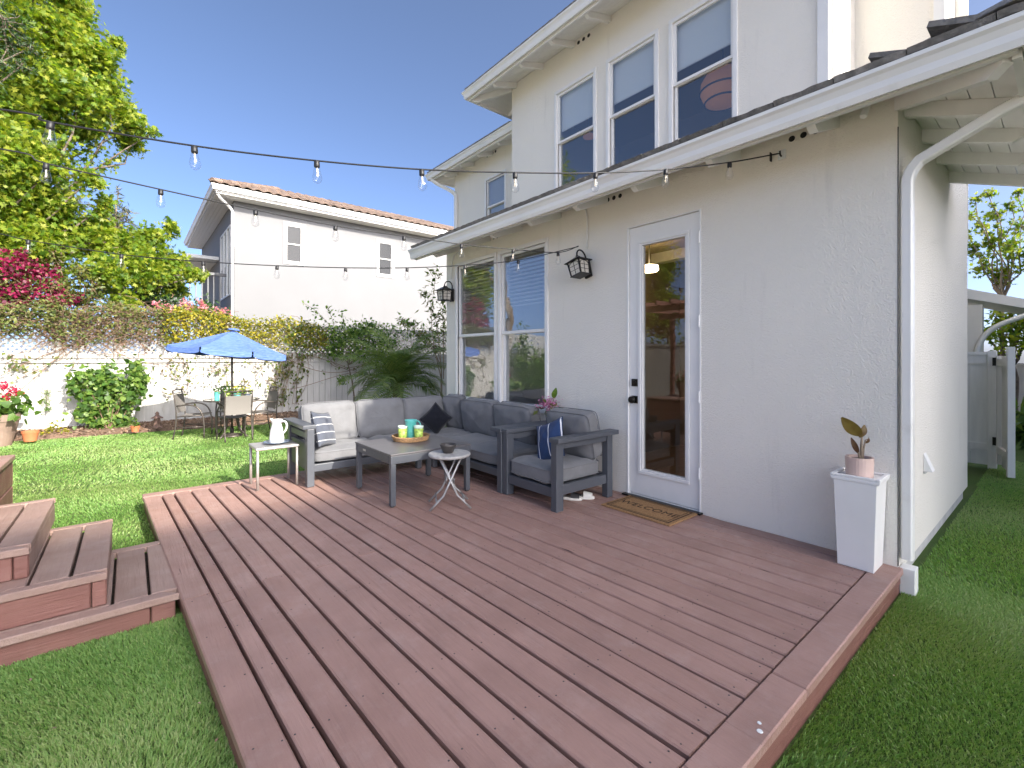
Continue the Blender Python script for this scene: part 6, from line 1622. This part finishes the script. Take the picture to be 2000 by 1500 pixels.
tree('tall_hedge', 'tall green hedge behind the left garden fence', 'hedge', (-7.0, 4, 0), .08, hb, 'green_leaf', 900, .13, 'oval', 'dry_twig', 8, .32, fine=False)
gp_ = pot('flower_bowl', 'brown pot of pink flowers on the raised platform', 'pot_brown', (-1.35, 4.75, .626), .12, .19, .28, 1)
link('leaves', cloud_mesh('leaves', 'green_leaf', rng.normal(size=(120, 3)) * np.array([.12, .12, .05]) + np.array([0, 0, .33]), .09, 'oval'), gp_)['kind'] = 'stuff'
link('flowers', cloud_mesh('flowers', 'petal_pink', rng.normal(size=(120, 3)) * np.array([.12, .12, .04]) + np.array([0, 0, .40]), .05, 'petal'), gp_)['kind'] = 'stuff'
hb = [((-2.75 - i * .55, 11.45 + random.uniform(-.1, .1), .9 + random.uniform(-.2, .5)), (.45, .30, .8)) for i in range(7)]
tree('clipped_hedge', 'green hedge in front of the fence, left of the urn planter', 'hedge', (-4.2, 11.5, 0), .05, hb, 'green_leaf', 1500, .11, 'oval', 'dry_twig', 10, .32, fine=False, fork=(-4.2, 11.5, .4))
# lamps inside the rooms
q = onX(1268, 528, 4.6)
cl_ = wthing('ceiling_lamp', 'lit round ceiling lamp seen through the glass door', 'ceiling lamp', tuple(q))
wbuild(MB().lathe([(.06, .06), (.10, .05), (.105, .0), (.09, -.015), (0, -.025)], tuple(q), 24), 'diffuser', 'lamp_lit', cl_, smooth=True)
wbuild(MB().tube([q + Vector((0, 0, .0601)), Vector((q.x, q.y, 2.7195))], .01, 6), 'stem', 'brushed_metal', cl_)
q = onX(1412, 172, 6.0)
pn = wthing('pendant_lamp', 'round orange paper pendant lamp behind the right upper window', 'pendant lamp', tuple(q))
wbuild(MB().lathe([(.02, .26), (.20, .20), (.27, .08), (.28, -.04), (.22, -.18), (.05, -.24)], tuple(q), 28), 'shade', 'lamp_paper', pn, smooth=True)
wbuild(MB().tube([q + Vector((0, 0, .255)), Vector((q.x, q.y, 5.849))], .008, 6), 'cord', 'cord', pn)
for z_, r_ in ((.20, .204), (-.04, .284), (-.18, .224)):
    wbuild(MB().tube([(q.x + r_ * math.cos(a), q.y + r_ * math.sin(a), q.z + z_) for a in [2 * math.pi * k / 28 for k in range(29)]], .012, 6, cap=False), 'hoop', 'bronze_hw', pn)
q = onX(1150, 268, 6.1)
dl = wthing('ceiling_lamp', 'small lit dome lamp behind the left upper window', 'ceiling lamp', tuple(q))
wbuild(MB().lathe([(.10, .03), (.10, .0), (.07, -.02), (0, -.03)], tuple(q), 20), 'diffuser', 'lamp_paper', dl, smooth=True)
wbuild(MB().tube([q + Vector((0, 0, .0301)), Vector((q.x, q.y, 5.849))], .01, 6), 'stem', 'brushed_metal', dl)
